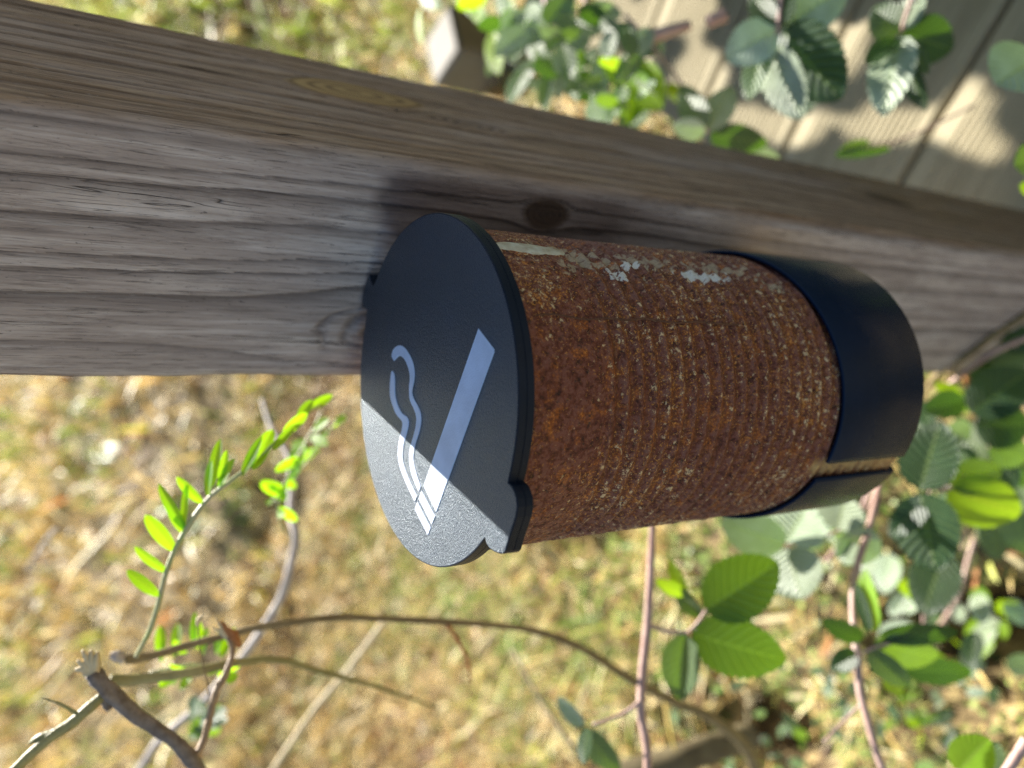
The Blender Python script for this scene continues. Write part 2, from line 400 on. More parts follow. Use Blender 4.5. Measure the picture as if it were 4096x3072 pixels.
for k in range(-1, 4):
    b = b0 if kk == 0 else b0.copy()
    if kk: col.objects.link(b); b.parent = deck
    b.location = (0.0005*(k % 2)+(0.006 if k % 3 else 0)+(0.035 if k == -1 else 0), yb+k*0.1452, DZ); kk += 1
def box(name, c, s, mat, parent=None, bev=0.003, rz=0.0):
    x, y, z = [v/2 for v in s]; b = min(bev, x, y, z)*0.99
    V = []
    for sx in (-1, 1):
        for sy in (-1, 1):
            for sz in (-1, 1):
                V += [(sx*(x-b), sy*(y-b), sz*z), (sx*(x-b), sy*y, sz*(z-b)), (sx*x, sy*(y-b), sz*(z-b))]
    import bmesh
    bm = bmesh.new()
    for v in V: bm.verts.new(v)
    bmesh.ops.convex_hull(bm, input=bm.verts)
    bmesh.ops.dissolve_limit(bm, angle_limit=0.01, verts=bm.verts, edges=bm.edges)
    me = bpy.data.meshes.new(name); bm.to_mesh(me); bm.free(); me.materials.append(mat)
    o = bpy.data.objects.new(name, me); col.objects.link(o); o.location = c; o.rotation_euler = (0, 0, rz)
    if parent: o.parent = parent
    return o
for i, x in enumerate((0.10, 0.55, 1.0)):
    box('joist', (x, 0.50, DZ-0.028-0.04), (0.045, 0.72, 0.074), DECK, deck)
blk = box('pale_block', (0, 0, 0), (0.10, 0.10, 0.12), STONE, None, 0.006, math.radians(20))
blk.location = on_z(1900, 215, 0.05); blk.location.z = hgt(blk.location.x, blk.location.y)+0.06
tag(blk, 'sunlit pale square block in the grass beyond the leaves', 'block')

# ------------------------------------------------------------------ post
def profile1d(seed, n=4000):
    r = np.random.default_rng(seed); a = np.zeros(n); i = 0
    while i < n:
        L = int(r.uniform(50, 260)); L = min(L, n-i); t = np.linspace(0, 1, L)
        tail = np.clip((1-t)/0.05, 0, 1); a[i:i+L] = (t**r.uniform(3.0, 6))*tail*r.uniform(0.7, 1.0); i += L
    return a
PF, PS = profile1d(3), profile1d(8)
def vnoise(x, z, seed, fx, fz):
    """cheap smooth noise from sums of sines"""
    r = np.random.default_rng(seed); out = 0
    for i in range(8):
        ax, az, p = r.normal(0, fx), r.normal(0, fz), r.uniform(0, 6.28)
        out = out+np.sin(ax*x+az*z+p)
    return out/8
def front_sz(x, y):   # photo pixel -> (x, z) on the front face
    r = ray(x, y); n = Vector((math.cos(YAW+math.pi/2), math.sin(YAW+math.pi/2), 0))
    k = (1.17*R + Vector((CX, CY, 0)).dot(n))/r.dot(n); p = CAM+r*k; return w2loc(p)[0], p.z
XR_ = 0.906*R
def side_yz(x, y):
    r = ray(x, y); n = Vector((math.cos(YAW), math.sin(YAW), 0))
    k = (XR_ + Vector((CX, CY, 0)).dot(n))/r.dot(n); p = CAM+r*k; return w2loc(p)[1], p.z
k1 = front_sz(1500, 1330); k2 = front_sz(2185, 858)
k3a = side_yz(1165, 315); k3b = side_yz(1640, 415)
# (centre x, centre z, half-width, half-height, pale, dark)
front_knots = [(k1[0]+0.001, k1[1]-0.006, 0.0125, 0.030, 0.0, 0.04), (k2[0], k2[1], 0.006, 0.010, 0.25, 0.9)]
side_knots = [((k3a[0]+k3b[0])/2, (k3a[1]+k3b[1])/2, 0.0100, 0.028, 0.95, 0.0), ((k3a[0]+k3b[0])/2-0.012, (k3a[1]+k3b[1])/2-0.045, 0.006, 0.018, 0.0, 0.15), (0.12, HC-0.45, 0.007, 0.02, 0.2, 0.6)]
print('knots', front_knots, side_knots)
def grainfield(x, z, knots, prof_, seed, freq):
    q = x+0.006*vnoise(x, z, seed, 25, 7)+0.0012*vnoise(x, z, seed+1, 60, 40)
    kn = np.zeros_like(x); kd = np.zeros_like(x); ring = np.zeros_like(x)
    for (cx, cz, a, b, pale, dark) in knots:
        dx, dz = (x-cx)/a, (z-cz)/b
        wob = 1+0.25*vnoise(x, z, seed+5, 300, 90)
        r = np.sqrt(dx*dx+dz*dz)*wob+1e-6
        q = np.where(r > 1, q-(x-cx)/(r*r)*0.9*np.exp(-np.clip(r-1, 0, 9)*0.18), q-(x-cx)*0.9)
        ins = np.clip((1.05-r)/0.12, 0, 1)
        kn = np.maximum(kn, ins*pale)
        kd = np.maximum(kd, ins*dark); kd = np.maximum(kd, np.exp(-((r-1.05)/0.10)**2)*(0.75*(dark+0.12)+0.3*pale*0.3)*0.8)
        ring = np.maximum(ring, ins*(0.5+0.5*np.sin(r*22+dx*2))**2*0.6)
    idx = ((q*freq*1000*20) % (len(prof_)-1))
    i0 = idx.astype(int)
    g = prof_[i0]
    g = np.maximum(g*(1-np.clip(kn+kd, 0, 1)), ring)
    return g, kn, kd
def build_post():
    xl, xr, y0, y1 = -0.806*R, XR_, 1.17*R, (1.17+1.98)*R
    rc = 0.0055
    # walk round the section, fine where seen
    pts = []; nrm = []
    def line(a, b, st, n):
        L = math.dist(a, b); k = max(1, int(L/st))
        for i in range(k): 
            t = i/k; pts.append((a[0]+(b[0]-a[0])*t, a[1]+(b[1]-a[1])*t)); nrm.append(n)
    def arc(cx, cy, a0, a1, k):
        for i in range(k):
            a = a0+(a1-a0)*i/k; pts.append((cx+rc*math.cos(a), cy+rc*math.sin(a))); nrm.append((math.cos(a), math.sin(a)))
    h = math.pi/2
    line((xl+rc, y0), (xr-rc, y0), 0.00065, (0, -1)); arc(xr-rc, y0+rc, -h, 0, 12)
    line((xr, y0+rc), (xr, y1-rc), 0.0008, (1, 0)); arc(xr-rc, y1-rc, 0, h, 8)
    line((xr-rc, y1), (xl+rc, y1), 0.006, (0, 1)); arc(xl+rc, y1-rc, h, 2*h, 5)
    line((xl, y1-rc), (xl, y0+rc), 0.006, (-1, 0)); arc(xl+rc, y0+rc, 2*h, 3*h, 8)
    P = np.array(pts); Nn = np.array(nrm)
    zt = HC+0.35
    zs = np.concatenate([np.linspace(-0.25, HC-0.62, 20)[:-1], np.linspace(HC-0.62, HC-0.32, 200)[:-1], np.linspace(HC-0.32, HC+0.02, 430)[:-1], np.linspace(HC+0.02, zt, 30)])
    n, mz = len(P), len(zs)
    Xg = np.repeat(P[None, :, 0], mz, 0); Yg = np.repeat(P[None, :, 1], mz, 0); Zg = np.repeat(zs[:, None], n, 1)
    NX = np.repeat(Nn[None, :, 0], mz, 0); NY = np.repeat(Nn[None, :, 1], mz, 0)
    gf, kf, df = grainfield(Xg, Zg, front_knots, PF, 21, 0.62)
    gs, ks, ds = grainfield(Yg, Zg, side_knots, PS, 33, 0.9)
    wf = np.clip(-NY, 0, 1)**2; ws = np.clip(np.abs(NX), 0, 1)**2; wb = np.clip(NY, 0, 1)**2
    tot = wf+ws+wb+1e-6
    g = (gf*wf+gs*ws+gf*wb)/tot; kn = (kf*wf+ks*np.clip(NX, 0, 1)**2)/tot; kd = (df*wf+ds*np.clip(NX, 0, 1)**2)/tot; sd = ws/tot
    rough = vnoise(Xg+Yg, Zg, 77, 700, 60)*0.00006
    disp = -0.0012*g*(1-kn)+rough+0.0007*vnoise(Xg*3, Zg, 5, 40, 8)+0.0006*np.clip(kn, 0, 1)
    zr = (Zg-LZ)/R; xr_ = Xg/R
    st = np.clip((0.86-xr_-0.04*zr)/0.10, 0, 1)*np.clip((0.06+0.42*(xr_-0.55)+0.25*vnoise(Xg, Zg, 61, 260, 90)-zr)/0.16, 0, 1)*np.clip((zr+2.7)/0.9, 0, 1)*wf  # soft shadow of lid and can painted into the wood, with some staining
    shade_stain = st*(0.80+0.25*vnoise(Xg, Zg, 62, 300, 40))
    # small nibbles along the arrises
    edge = np.abs(NX*NY)*2
    disp = disp-edge*np.clip(vnoise(Zg, Xg*0, 91, 160, 1)+0.2, 0, 1)*0.0022
    Xg = Xg+NX*disp; Yg = Yg+NY*disp
    V = np.stack([Xg.ravel(), Yg.ravel(), Zg.ravel()], 1)
    F = []
    ii = np.arange(n); jj = (ii+1) % n
    for r in range(mz-1):
        F.append(np.stack([r*n+ii, r*n+jj, (r+1)*n+jj, (r+1)*n+ii], 1))
    F = np.concatenate(F).tolist()
    F.append(list(range((mz-1)*n, mz*n)))
    o = mesh('fence_post', V, F, WOOD, None, True, None, {'grain': g.ravel(), 'knot': kn.ravel(), 'knotdark': kd.ravel(), 'side': sd.ravel(), 'shade_stain': np.clip(shade_stain, 0, 1).ravel()})
    o.location = loc2w(0, 0, 0); o.rotation_euler = (0, 0, YAW)
    tag(o, 'weathered grey and brown square wooden post with knots, carrying the ashtray', 'post')
build_post()

# ------------------------------------------------------------------ ashtray: rusty can + lid
ash = empty('ashtray_can', loc2w(0, 0, LZ), YAW)
tag(ash, 'rusty ribbed tin can ashtray with black lid bearing a cigarette symbol, on the post', 'ashtray')
def lathe(name, prof_, mat, parent, n=256, wob=None, attrs=None, a0=0.0, a1=2*math.pi):
    V = []; F = []; k = len(prof_); full = abs(a1-a0-2*math.pi) < 1e-6
    m_ = n if full else n+1
    for i in range(m_):
        a = a0+(a1-a0)*i/n
        for j, (r, z) in enumerate(prof_):
            rr = r+(wob(a, z) if wob else 0)
            V.append((rr*math.sin(a), -rr*math.cos(a), z))
    for i in range(n):
        i2 = (i+1) % m_
        for j in range(k-1):
            F.append((i*k+j, i*k+j+1, i2*k+j+1, i2*k+j))
    return V, F
CR = 0.937*R
zt_, zb_ = -0.095*R, -3.335*R
prof_ = [(CR*0.985, zt_-0.0005), (CR*0.99, zt_), (CR*1.004, zt_-0.0006), (CR*1.006, zt_-0.0018), (CR*1.0, zt_-0.0030)]
z = zt_-0.0035
while z > zb_+0.004:
    rel = -z/R
    amp = 0.0007*min(1, max(0, (rel-0.56)/0.08))*min(1, max(0, (3.15-rel)/0.06))
    prof_.append((CR+amp*math.cos((rel-0.62)/0.0985*2*math.pi)-amp, z)); z -= 0.0007
prof_ += [(CR, zb_+0.0032), (CR*1.008, zb_+0.0025), (CR*1.010, zb_+0.001), (CR*1.0, zb_), (CR*0.97, zb_), (CR*0.965, zb_+0.002), (0.001, zb_+0.0022)]
def wob(a, z):
    q = Vector((math.sin(a)*9, -math.cos(a)*9, z*170)); q2 = q*4.3
    return 0.00018*mnoise.noise(q)+0.00016*mnoise.noise(q2)+0.0001*mnoise.noise(q2*2.3)
V, F = lathe('can', prof_, RUST, ash, 380, wob)
Va = np.array(V); ang = np.degrees(np.arctan2(Va[:, 0], -Va[:, 1]))
rel_ = -Va[:, 2]/R; ribv = 0.5+0.5*np.cos((rel_-0.62)/0.0985*2*np.pi); ribv = np.where((rel_ > 0.6) & (rel_ < 3.15), ribv, 0.5)
bare = np.clip(1-np.abs(ang-1.0)/5.5, 0, 1)*np.clip((-Va[:, 2]/R-2.40)/0.1, 0, 1)*np.clip((3.33+Va[:, 2]/R)/0.05, 0, 1)*1.4
body = mesh('can_body', V, F, RUST, ash, attrs={'bare': np.clip(bare, 0, 1), 'rib': ribv, 'ang': ang, 'relz': rel_})
# seam: a fine raised weld with a dark crack
V = []; F = []
sn = 140
for i in range(sn):
    z = -0.19*R-(1.45*R)*i/(sn-1); a0_ = math.radians(60+1.2*mnoise.noise(Vector((i*0.05, 0, 0))))
    for j, (da, dr) in enumerate(((-0.010, -0.0002), (-0.003, 0.00045), (0.003, 0.0004), (0.010, -0.0002))):
        r = CR+dr; V.append((r*math.sin(a0_+da*0.6), -r*math.cos(a0_+da*0.6), z))
for i in range(sn-1):
    for j in range(3): F.append((i*4+j, i*4+j+1, (i+1)*4+j+1, (i+1)*4+j))
SEAM = mat_stem('seam_scale', (0.07, 0.028, 0.014), (0.15, 0.06, 0.03), 700, 0.6)
mesh('seam', V, F, SEAM, body)
# glue and torn label, thin raised skins on the can wall
def skin(name, outline, mat, th=0.0004, sub=3):
    """outline in (angle deg, z/R) -> raised patch following the wall"""
    import bmesh
    c = (sum(p[0] for p in outline)/len(outline), sum(p[1] for p in outline)/len(outline))
    V = [];  F = []; n = len(outline); rings = 5
    def pt(a, zz, r): 
        a = math.radians(a); return (r*math.sin(a), -r*math.cos(a), zz*R)
    V.append(pt(c[0], c[1], CR+th*1.2))
    for k in range(1, rings+1):
        t = k/rings
        for i, p in enumerate(outline):
            a = c[0]+(p[0]-c[0])*t; zz = c[1]+(p[1]-c[1])*t
            hh = th*(1-t**4)+0.0003*mnoise.noise(Vector((a*0.9, zz*40, 3))) if k < rings else -0.0008
            V.append(pt(a, zz, CR+hh))
    for i in range(n): F.append((0, 1+i, 1+(i+1) % n))
    for k in range(rings-1):
        for i in range(n):
            a, b = 1+k*n+i, 1+k*n+(i+1) % n; F.append((a, a+n, b+n, b))
    return mesh(name, V, F, mat, body)
def blob(ca, cz, ra, rz_, n=18, j=0.3, tilt=0):
    out = []
    for i in range(n):
        t = 2*math.pi*i/n; k = 1+j*random.uniform(-1, 1)
        a, b = ra*math.cos(t)*k, rz_*math.sin(t)*k
        out.append((ca+a+tilt*b*40, cz+b))
    return out
skin('glue_residue', blob(91, -0.36, 4.2, 0.26, 26, 0.12), GLUE, 0.0004)
# lid outline, local units of R (x right along the front face, y towards the post)
def lid_outline():
    o = []
    tab = [(-0.198, -1.0), (-0.186, -1.035), (-0.170, -1.075), (-0.150, -1.115), (-0.135, -1.145), (-0.115, -1.162), (-0.085, -1.160), (-0.03, -1.150), (0.03, -1.146), (0.09, -1.140), (0.135, -1.128), (0.170, -1.105), (0.190, -1.075), (0.200, -1.045), (0.200, -1.02), (0.198, -1.0)]
    tab = [(-0.190, -0.983), (-0.205, -1.010), (-0.200, -1.045), (-0.178, -1.090), (-0.150, -1.128), (-0.124, -1.152), (-0.10, -1.158), (-0.03, -1.146), (0.04, -1.138), (0.10, -1.130), (0.150, -1.112), (0.178, -1.085), (0.192, -1.055), (0.197, -1.02), (0.188, -0.984)]
    a0 = math.atan2(0.188, 0.984); n = 190
    for i in range(1, n):
        a = a0+(2*math.pi-2*a0)*i/n
        # leave the back open for the rear knuckle
        d = abs(a-math.pi)
        if d < 0.165: continue
        o.append((math.sin(a), -math.cos(a)))
        if a < math.pi and a+(2*math.pi-2*a0)/n > math.pi-0.165:
            o += [(0.135, 0.992), (0.095, 1.010), (0.100, 1.05), (0.125, 1.10), (0.085, 1.125), (0, 1.128), (-0.085, 1.125), (-0.125, 1.10), (-0.100, 1.05), (-0.095, 1.010), (-0.135, 0.992)]
    return o, tab
circ, tabp = lid_outline()
# order: from the right of the tab round the back to the left of the tab, then the tab
outl = circ+[p for p in tabp]
th = 0.094
def inset(poly, d):
    n = len(poly); out = []
    for i in range(n):
        a, b, c = Vector(poly[i-1]), Vector(poly[i]), Vector(poly[(i+1) % n])
        t = (c-a).normalized(); nn = Vector((t.y, -t.x))
        out.append((b.x-nn.x*d, b.y-nn.y*d))
    return out
area = sum(outl[i-1][0]*outl[i][1]-outl[i][0]*outl[i-1][1] for i in range(len(outl)))
sg = 1 if area > 0 else -1
levels = [(0.0075*sg, 0.0), (0.0022*sg, -0.0018), (0.0, -0.007), (0.0, -th*0.50), (0.006*sg, -th*0.515), (0.006*sg, -th*0.53), (0.0, -th*0.545), (0.0, -th+0.004), (0.004*sg, -th)]
V = []; F = []; n = len(outl)
for d, z in levels:
    for p in inset(outl, d): V.append((p[0]*R, p[1]*R, z*R))
for k in range(len(levels)-1):
    for i in range(n):
        a, b = k*n+i, k*n+(i+1) % n
        F.append((a, b, b+n, a+n) if sg < 0 else (a, a+n, b+n, b))
L_rim = mesh('lid_rim', V, F, RIM, ash, smooth=False)
# top plate: dense fan so that it shades well
me = bpy.data.meshes.new('lid')
import bmesh
bm = bmesh.new()
top = [bm.verts.new((p[0]*R, p[1]*R, 0)) for p in inset(outl, levels[0][0])]
ftop = bm.faces.new(top); 
if ftop.normal.z < 0: ftop.normal_flip()
bot = [bm.verts.new((p[0]*R, p[1]*R, -th*R)) for p in inset(outl, levels[-1][0])]
fb = bm.faces.new(bot[::-1])
bmesh.ops.triangulate(bm, faces=bm.faces[:]); bm.normal_update(); bm.to_mesh(me); bm.free()
me.materials.append(LID); lid = bpy.data.objects.new('lid', me); col.objects.link(lid); lid.parent = ash
L_rim.parent = lid

def inlay(name, poly, hz=0.00022, pz=-0.0004):
    n = len(poly); s = sum(poly[i-1][0]*poly[i][1]-poly[i][0]*poly[i-1][1] for i in range(n))
    if s < 0: poly = poly[::-1]
    bm = bmesh.new()
    t = [bm.verts.new((p[0]*R, p[1]*R, hz)) for p in inset(poly, 0.003)]
    e = [bm.verts.new((p[0]*R, p[1]*R, hz-0.00016)) for p in poly]
    b = [bm.verts.new((p[0]*R, p[1]*R, pz)) for p in poly]
    bm.faces.new(t)
    for i in range(n):
        j = (i+1) % n
        bm.faces.new((e[i], e[j], t[j], t[i])); bm.faces.new((b[i], b[j], e[j], e[i]))
    bmesh.ops.triangulate(bm, faces=[f for f in bm.faces if len(f.verts) > 4]); bm.normal_update()
    me = bpy.data.meshes.new(name); bm.to_mesh(me); bm.free(); me.materials.append(WHITE)
    o = bpy.data.objects.new(name, me); col.objects.link(o); o.parent = lid
    return o
def curl(name, A, B, hz=0.00022, pz=-0.0004, n=70):
    def rs(P):
        P = np.array(P); d = np.r_[0, np.cumsum(np.hypot(*np.diff(P, axis=0).T))]; t = np.linspace(0, d[-1], n)
        return np.stack([np.interp(t, d, P[:, 0]), np.interp(t, d, P[:, 1])], 1)
    A, B = rs(A), rs(B); V = []; F = []
    for a, b in zip(A, B):
        m1, m2 = a+(b-a)*0.06, b+(a-b)*0.06
        V += [(a[0]*R, a[1]*R, pz), (a[0]*R, a[1]*R, hz-0.00014), (m1[0]*R, m1[1]*R, hz), (m2[0]*R, m2[1]*R, hz), (b[0]*R, b[1]*R, hz-0.00014), (b[0]*R, b[1]*R, pz)]
    for i in range(n-1):
        for j in range(5): F.append((i*6+j, i*6+j+1, (i+1)*6+j+1, (i+1)*6+j))
    F.append((0, 1, 2, 3, 4, 5)); k = (n-1)*6; F.append((k+5, k+4, k+3, k+2, k+1, k))
    return mesh(name, V, F, WHITE, lid, smooth=False)
def cr(poly, k=5):
    P = [Vector(p) for p in poly]; out = []
    for i in range(len(P)-1):
        p0, p1, p2, p3 = P[max(i-1, 0)], P[i], P[i+1], P[min(i+2, len(P)-1)]
        for j in range(k):
            t = j/k; q = 0.5*((2*p1)+(p2-p0)*t+(2*p0-5*p1+4*p2-p3)*t*t+(3*p1-p0-3*p2+p3)*t**3); out.append((q.x, q.y))
    out.append(tuple(P[-1])); return out
Y0, Y1 = -0.318, -0.518
inlay('cigarette_bar', [(0.630, Y0), (0.632, Y1+0.010), (0.622, Y1+0.002), (-0.462, Y1-0.004), (-0.452, Y0+0.004)])
inlay('filter_band', [(-0.487, Y1-0.006), (-0.492, Y0+0.006), (-0.560, Y0+0.008), (-0.562, Y1-0.002)])
inlay('filter_band', [(-0.582, Y1-0.004), (-0.584, Y0+0.010), (-0.648, Y0+0.010), (-0.646, Y1-0.002)])
outer = [(-0.108, 0.494), (-0.069, 0.5), (-0.02, 0.471), (0.023, 0.42), (0.047, 0.356), (0.05, 0.28), (0.039, 0.214), (0.009, 0.165), (-0.038, 0.139), (-0.105, 0.122), (-0.125, 0.078), (-0.126, 0.011), (-0.138, -0.044), (-0.18, -0.078), (-0.244, -0.090), (-0.34, -0.092), (-0.410, -0.119), (-0.450, -0.182), (-0.468, -0.24), (-0.478, -0.29)]
inner = [(-0.109, 0.442), (-0.076, 0.424), (-0.039, 0.396), (-0.018, 0.351), (-0.014, 0.301), (-0.028, 0.239), (-0.061, 0.193), (-0.125, 0.166), (-0.168, 0.120), (-0.176, 0.043), (-0.192, -0.008), (-0.239, -0.034), (-0.319, -0.042), (-0.394, -0.045), (-0.452, -0.070), (-0.500, -0.13), (-0.520, -0.20), (-0.528, -0.288)]
curl('smoke_curl', cr(outer), cr(inner))
s2o = [(-0.176, 0.433), (-0.172, 0.398), (-0.203, 0.363), (-0.265, 0.314), (-0.294, 0.255), (-0.300, 0.17), (-0.272, 0.092), (-0.290, 0.050), (-0.36, 0.040), (-0.412, 0.037), (-0.468, 0.024), (-0.522, -0.015), (-0.548, -0.095), (-0.558, -0.19), (-0.560, -0.284)]
s2i = [(-0.188, 0.437), (-0.225, 0.430), (-0.285, 0.402), (-0.327, 0.364), (-0.350, 0.301), (-0.359, 0.222), (-0.342, 0.136), (-0.375, 0.112), (-0.445, 0.106), (-0.512, 0.085), (-0.566, 0.043), (-0.596, -0.038), (-0.608, -0.146), (-0.612, -0.281)]
curl('smoke_curl', cr(s2o), cr(s2i))

# ------------------------------------------------------------------ holder: slit ring that the can stands in
hold = empty('can_holder', loc2w(0, 0, LZ-3.38*R), YAW)
tag(hold, 'black plastic slit ring holder gripping the foot of the rusty can', 'can holder')
RO, RI = 0.976*R, 0.945*R
ZO = -3.395*R
def ztop(adeg): return (-2.50+0.15*(1-math.cos(math.radians(adeg))))*R
ga, gb = math.radians(5.0), math.radians(360-3.4)
n = 180; V = []; F = []
for i in range(n+1):
    a = ga+(gb-ga)*i/n; zt = ztop(math.degrees(a))-ZO+0.0
    tr = min(1.0, min(i, n-i)/2.0)
    rt = 0.0012
    base = LZ-3.38*R
    H = zt+ZO+3.38*R; B = ZO+3.38*R
    pr = [(RI, B+0.004), (RI, H-0.0006), (RI+0.0004, H-0.0001), (RO-0.0004, H), (RO, H-0.0006), (RO, B+0.0022), (RO-0.0007, B+0.0007), (RO-0.0024, B), (RI-0.004, B)]
    for (r, z) in pr: V.append((r*math.sin(a), -r*math.cos(a), z))
k = len(pr)
for i in range(n):
    for j in range(k-1): F.append((i*k+j, (i+1)*k+j, (i+1)*k+j+1, i*k+j+1))
F.append(tuple(range(k))); F.append(tuple(n*k+j for j in range(k))[::-1])
mesh('ring', V, F, HOLD, hold)
V = [(0, 0, ZO+3.38*R+0.0005)]; F = []
for i in range(64):
    a = 2*math.pi*i/64; V.append((RI*0.94*math.sin(a), -RI*0.94*math.cos(a), ZO+3.38*R+0.0005))
for i in range(64): F.append((0, 1+i, 1+(i+1) % 64))
mesh('floor_disc', V, F, HOLD, hold)
# back plate between ring and post, with a knuckle under the lid and screws
zc = LZ-3.38*R
box('back_plate', (0, 1.115*R, 1.55*R), (0.62*R, 0.09*R, 3.0*R), HOLD, hold, 0.002)
box('neck', (0, 1.02*R, 0.75*R), (0.5*R, 0.16*R, 0.9*R), HOLD, hold, 0.001)
box('knuckle', (-0.0*R, 1.085*R, 3.22*R), (0.44*R, 0.15*R, 0.10*R), HOLD, hold, 0.002)
for z in (2.95*R,):
    V, F = tube_data([(0.46*R, 1.168*R, z), (0.46*R, 1.12*R, z), (0.46*R, 1.06*R, z)], [0.055*R, 0.055*R, 0.05*R], 16)
    mesh('screw', V, F, COPPER, hold)

# ------------------------------------------------------------------ leaves
def leaf_mesh(name, L, W, mat, parent, M4, serr=0.11, fold=0.18, curl=0.12, nu=26, nv=7, pleat=0.018, shape=(0.55, 0.72), veins=9, pt=0.0):
    a, b = shape; tt = a/(a+b); mx = tt**a*(1-tt)**b
    V = []; UV = []; F = []
    teeth = 13
    for i in range(nu+1):
        t = i/nu
        tw = min(max(t, 0.0), 1)
        wd = (tw**a)*((1-tw)**b)/mx*0.5*W
        for j in range(-nv, nv+1):
            s = j/nv
            ww = wd
            x = t*L
            if abs(j) == nv and 0 < i < nu:
                saw = (t*teeth) % 1.0
                ww = wd*(1+serr*(saw-0.4)*1.6); 
            ph = (t*veins-abs(s)*veins*0.26) % 1.0
            zz = fold*abs(s)*wd-curl*L*(t-0.35)**2*1.2+pleat*L*(abs(ph-0.5)-0.25)*(1-0.5*abs(s))-0.25*fold*wd*s*s
            V.append((x, s*ww, zz)); UV.append((t, s))
    m_ = 2*nv+1
    for i in range(nu):
        for j in range(m_-1):
            F.append((i*m_+j, (i+1)*m_+j, (i+1)*m_+j+1, i*m_+j+1))
    o = mesh(name, V, F, mat, parent, True, UV)
    o.matrix_world = M4
    return o
def leaf(parent, b, t, wpx, mat, up=(0, 0, 1), cam_face=0.5, name='leaf', **kw):
    """b, t = (px, py, depth) of base and tip, wpx = width in photo pixels if seen square-on"""
    B, T = at(*b), at(*t); X = (T-B); L = X.length; X.normalize()
    U = Vector(up).normalized()*(1-cam_face)+(CAM-B).normalized()*cam_face
    Z = (U-X*U.dot(X)).normalized(); Yv = Z.cross(X)
    M4 = Matrix((X, Yv, Z)).transposed().to_4x4(); M4.translation = B
    W = wpx/FPX*(b[2]+t[2])/2
    return leaf_mesh(name, L, W, mat, parent, M4, **kw)
def cane(parent, pts, rpx, mat, name='stem', n=10, wob=0.15):
    P = [at(*p) for p in pts]
    rad = [r/FPX*p[2]/2 for r, p in zip(rpx, pts)]
    return tube(name, P, rad, mat, parent, n, wob)
def thorns(parent, pts, mat, k, size=0.004):
    P = [at(*p) for p in pts]
    for i in range(k):
        s = random.uniform(0, len(P)-1.001); j = int(s); q = P[j].lerp(P[j+1], s-j)
        d = Vector((random.uniform(-1, 1), random.uniform(-1, 1), random.uniform(-1, 0.6))).normalized()
        tube('thorn', [q, q+d*size*0.6, q+d*size+Vector((0, 0, -size*0.3))], [0.0011, 0.0006, 0.0001], mat, parent, 6)

# --- rose / acacia-like pruned shrub at the lower left
sh = empty('pruned_shrub', on_z(900, 3072, 0)); tag(sh, 'pruned woody shrub with cut grey brown cane and long arching twigs', 'shrub')
sh_inv = None
def P3(*a): return a
d0 = 0.30
cane(sh, [(370, 2690, .290), (430, 2760, .292), (560, 2870, .30), (690, 2960, .305), (770, 3045, .31), (850, 3180, .33), (1000, 3500, .42)], [62, 66, 56, 52, 64, 56, 60], BARK, 'cut_cane', 14, 0.35)
for (x, y) in ((310, 2640), (330, 2600), (365, 2600), (330, 2700), (390, 2610), (300, 2680)):
    tube('straw_fibre', [at(375+random.uniform(-12, 12), 2700+random.uniform(-12, 12), .29), at((x+380)/2, (y+2690)/2+random.uniform(-8, 8), .289), at(x, y, .288)], [0.0018, 0.0016, 0.0006], STRAW, sh, 6)
cane(sh, [(405, 2785, .292), (360, 2830, .290), (290, 2890, .288), (200, 2950, .286), (120, 3020, .284), (30, 3110, .28), (-80, 3240, .27)], [34, 44, 42, 44, 40, 38, 36], OLIVE, 'green_cane', 12, 0.2)
tube('thorn', [at(320, 2862, .289), at(240, 2815, .287), at(165, 2790, .286)], [0.0009, 0.0006, 0.0001], OLIVE, sh, 6)
tube('thorn', [at(230, 2930, .287), at(160, 2950, .286), at(115, 2975, .286)], [0.0024, 0.0016, 0.0003], OLIVE, sh, 6)
cane(sh, [(415, 2790, .294), (430, 2830, .294), (425, 2845, .294)], [40, 30, 6], BARK, 'bud', 8, 0.4)
cane(sh, [(500, 2640, .335), (620, 2620, .34), (760, 2580, .345), (950, 2530, .35), (1120, 2495, .355), (1350, 2470, .37), (1620, 2478, .39), (1900, 2495, .41), (2120, 2520, .43), (2320, 2590, .45), (2520, 2715, .48), (2700, 2810, .50), (2860, 2880, .52), (3000, 3020, .56), (3060, 3250, .62)], [40, 34, 32, 30, 28, 27, 26, 26, 27, 30, 34, 36, 44, 50, 55], TWIG, 'arching_twig', 10, 0.25)
cane(sh, [(500, 2640, .335), (470, 2625, .334), (440, 2620, .333)], [40, 46, 26], PALE, 'cut_end', 8, 0.4)
cane(sh, [(440, 2725, .32), (560, 2715, .325), (760, 2690, .33), (950, 2650, .34), (1120, 2640, .355), (1300, 2690, .38), (1500, 2745, .41), (1750, 2830, .47)], [52, 44, 38, 34, 28, 24, 18, 10], OLIVE, 'lower_twig', 10, 0.25)
cane(sh, [(775, 3040, .31), (815, 2960, .312), (840, 2860, .314), (865, 2770, .316), (905, 2690, .318), (930, 2610, .32), (915, 2540, .322)], [36, 30, 30, 30, 28, 24, 26], mat_stem('reddish_twig', (0.30, 0.18, 0.09), (0.42, 0.28, 0.15), 150, 0.5, (0.12, 0.06, 0.03)), 'side_twig', 10, 0.3)
for (x, y) in ((885, 2480), (860, 2470), (900, 2490), (850, 2505)):
    tube('bract', [at(920, 2560, .322), at((x+915)/2, (y+2550)/2, .321), at(x, y, .32)], [0.0014, 0.001, 0.0002], STRAW if x < 880 else ORANGE, sh, 6)
cane(sh, [(905, 2510, .321), (935, 2545, .322), (960, 2590, .323)], [14, 44, 14], ORANGE, 'dead_leaf', 8, 0.5)
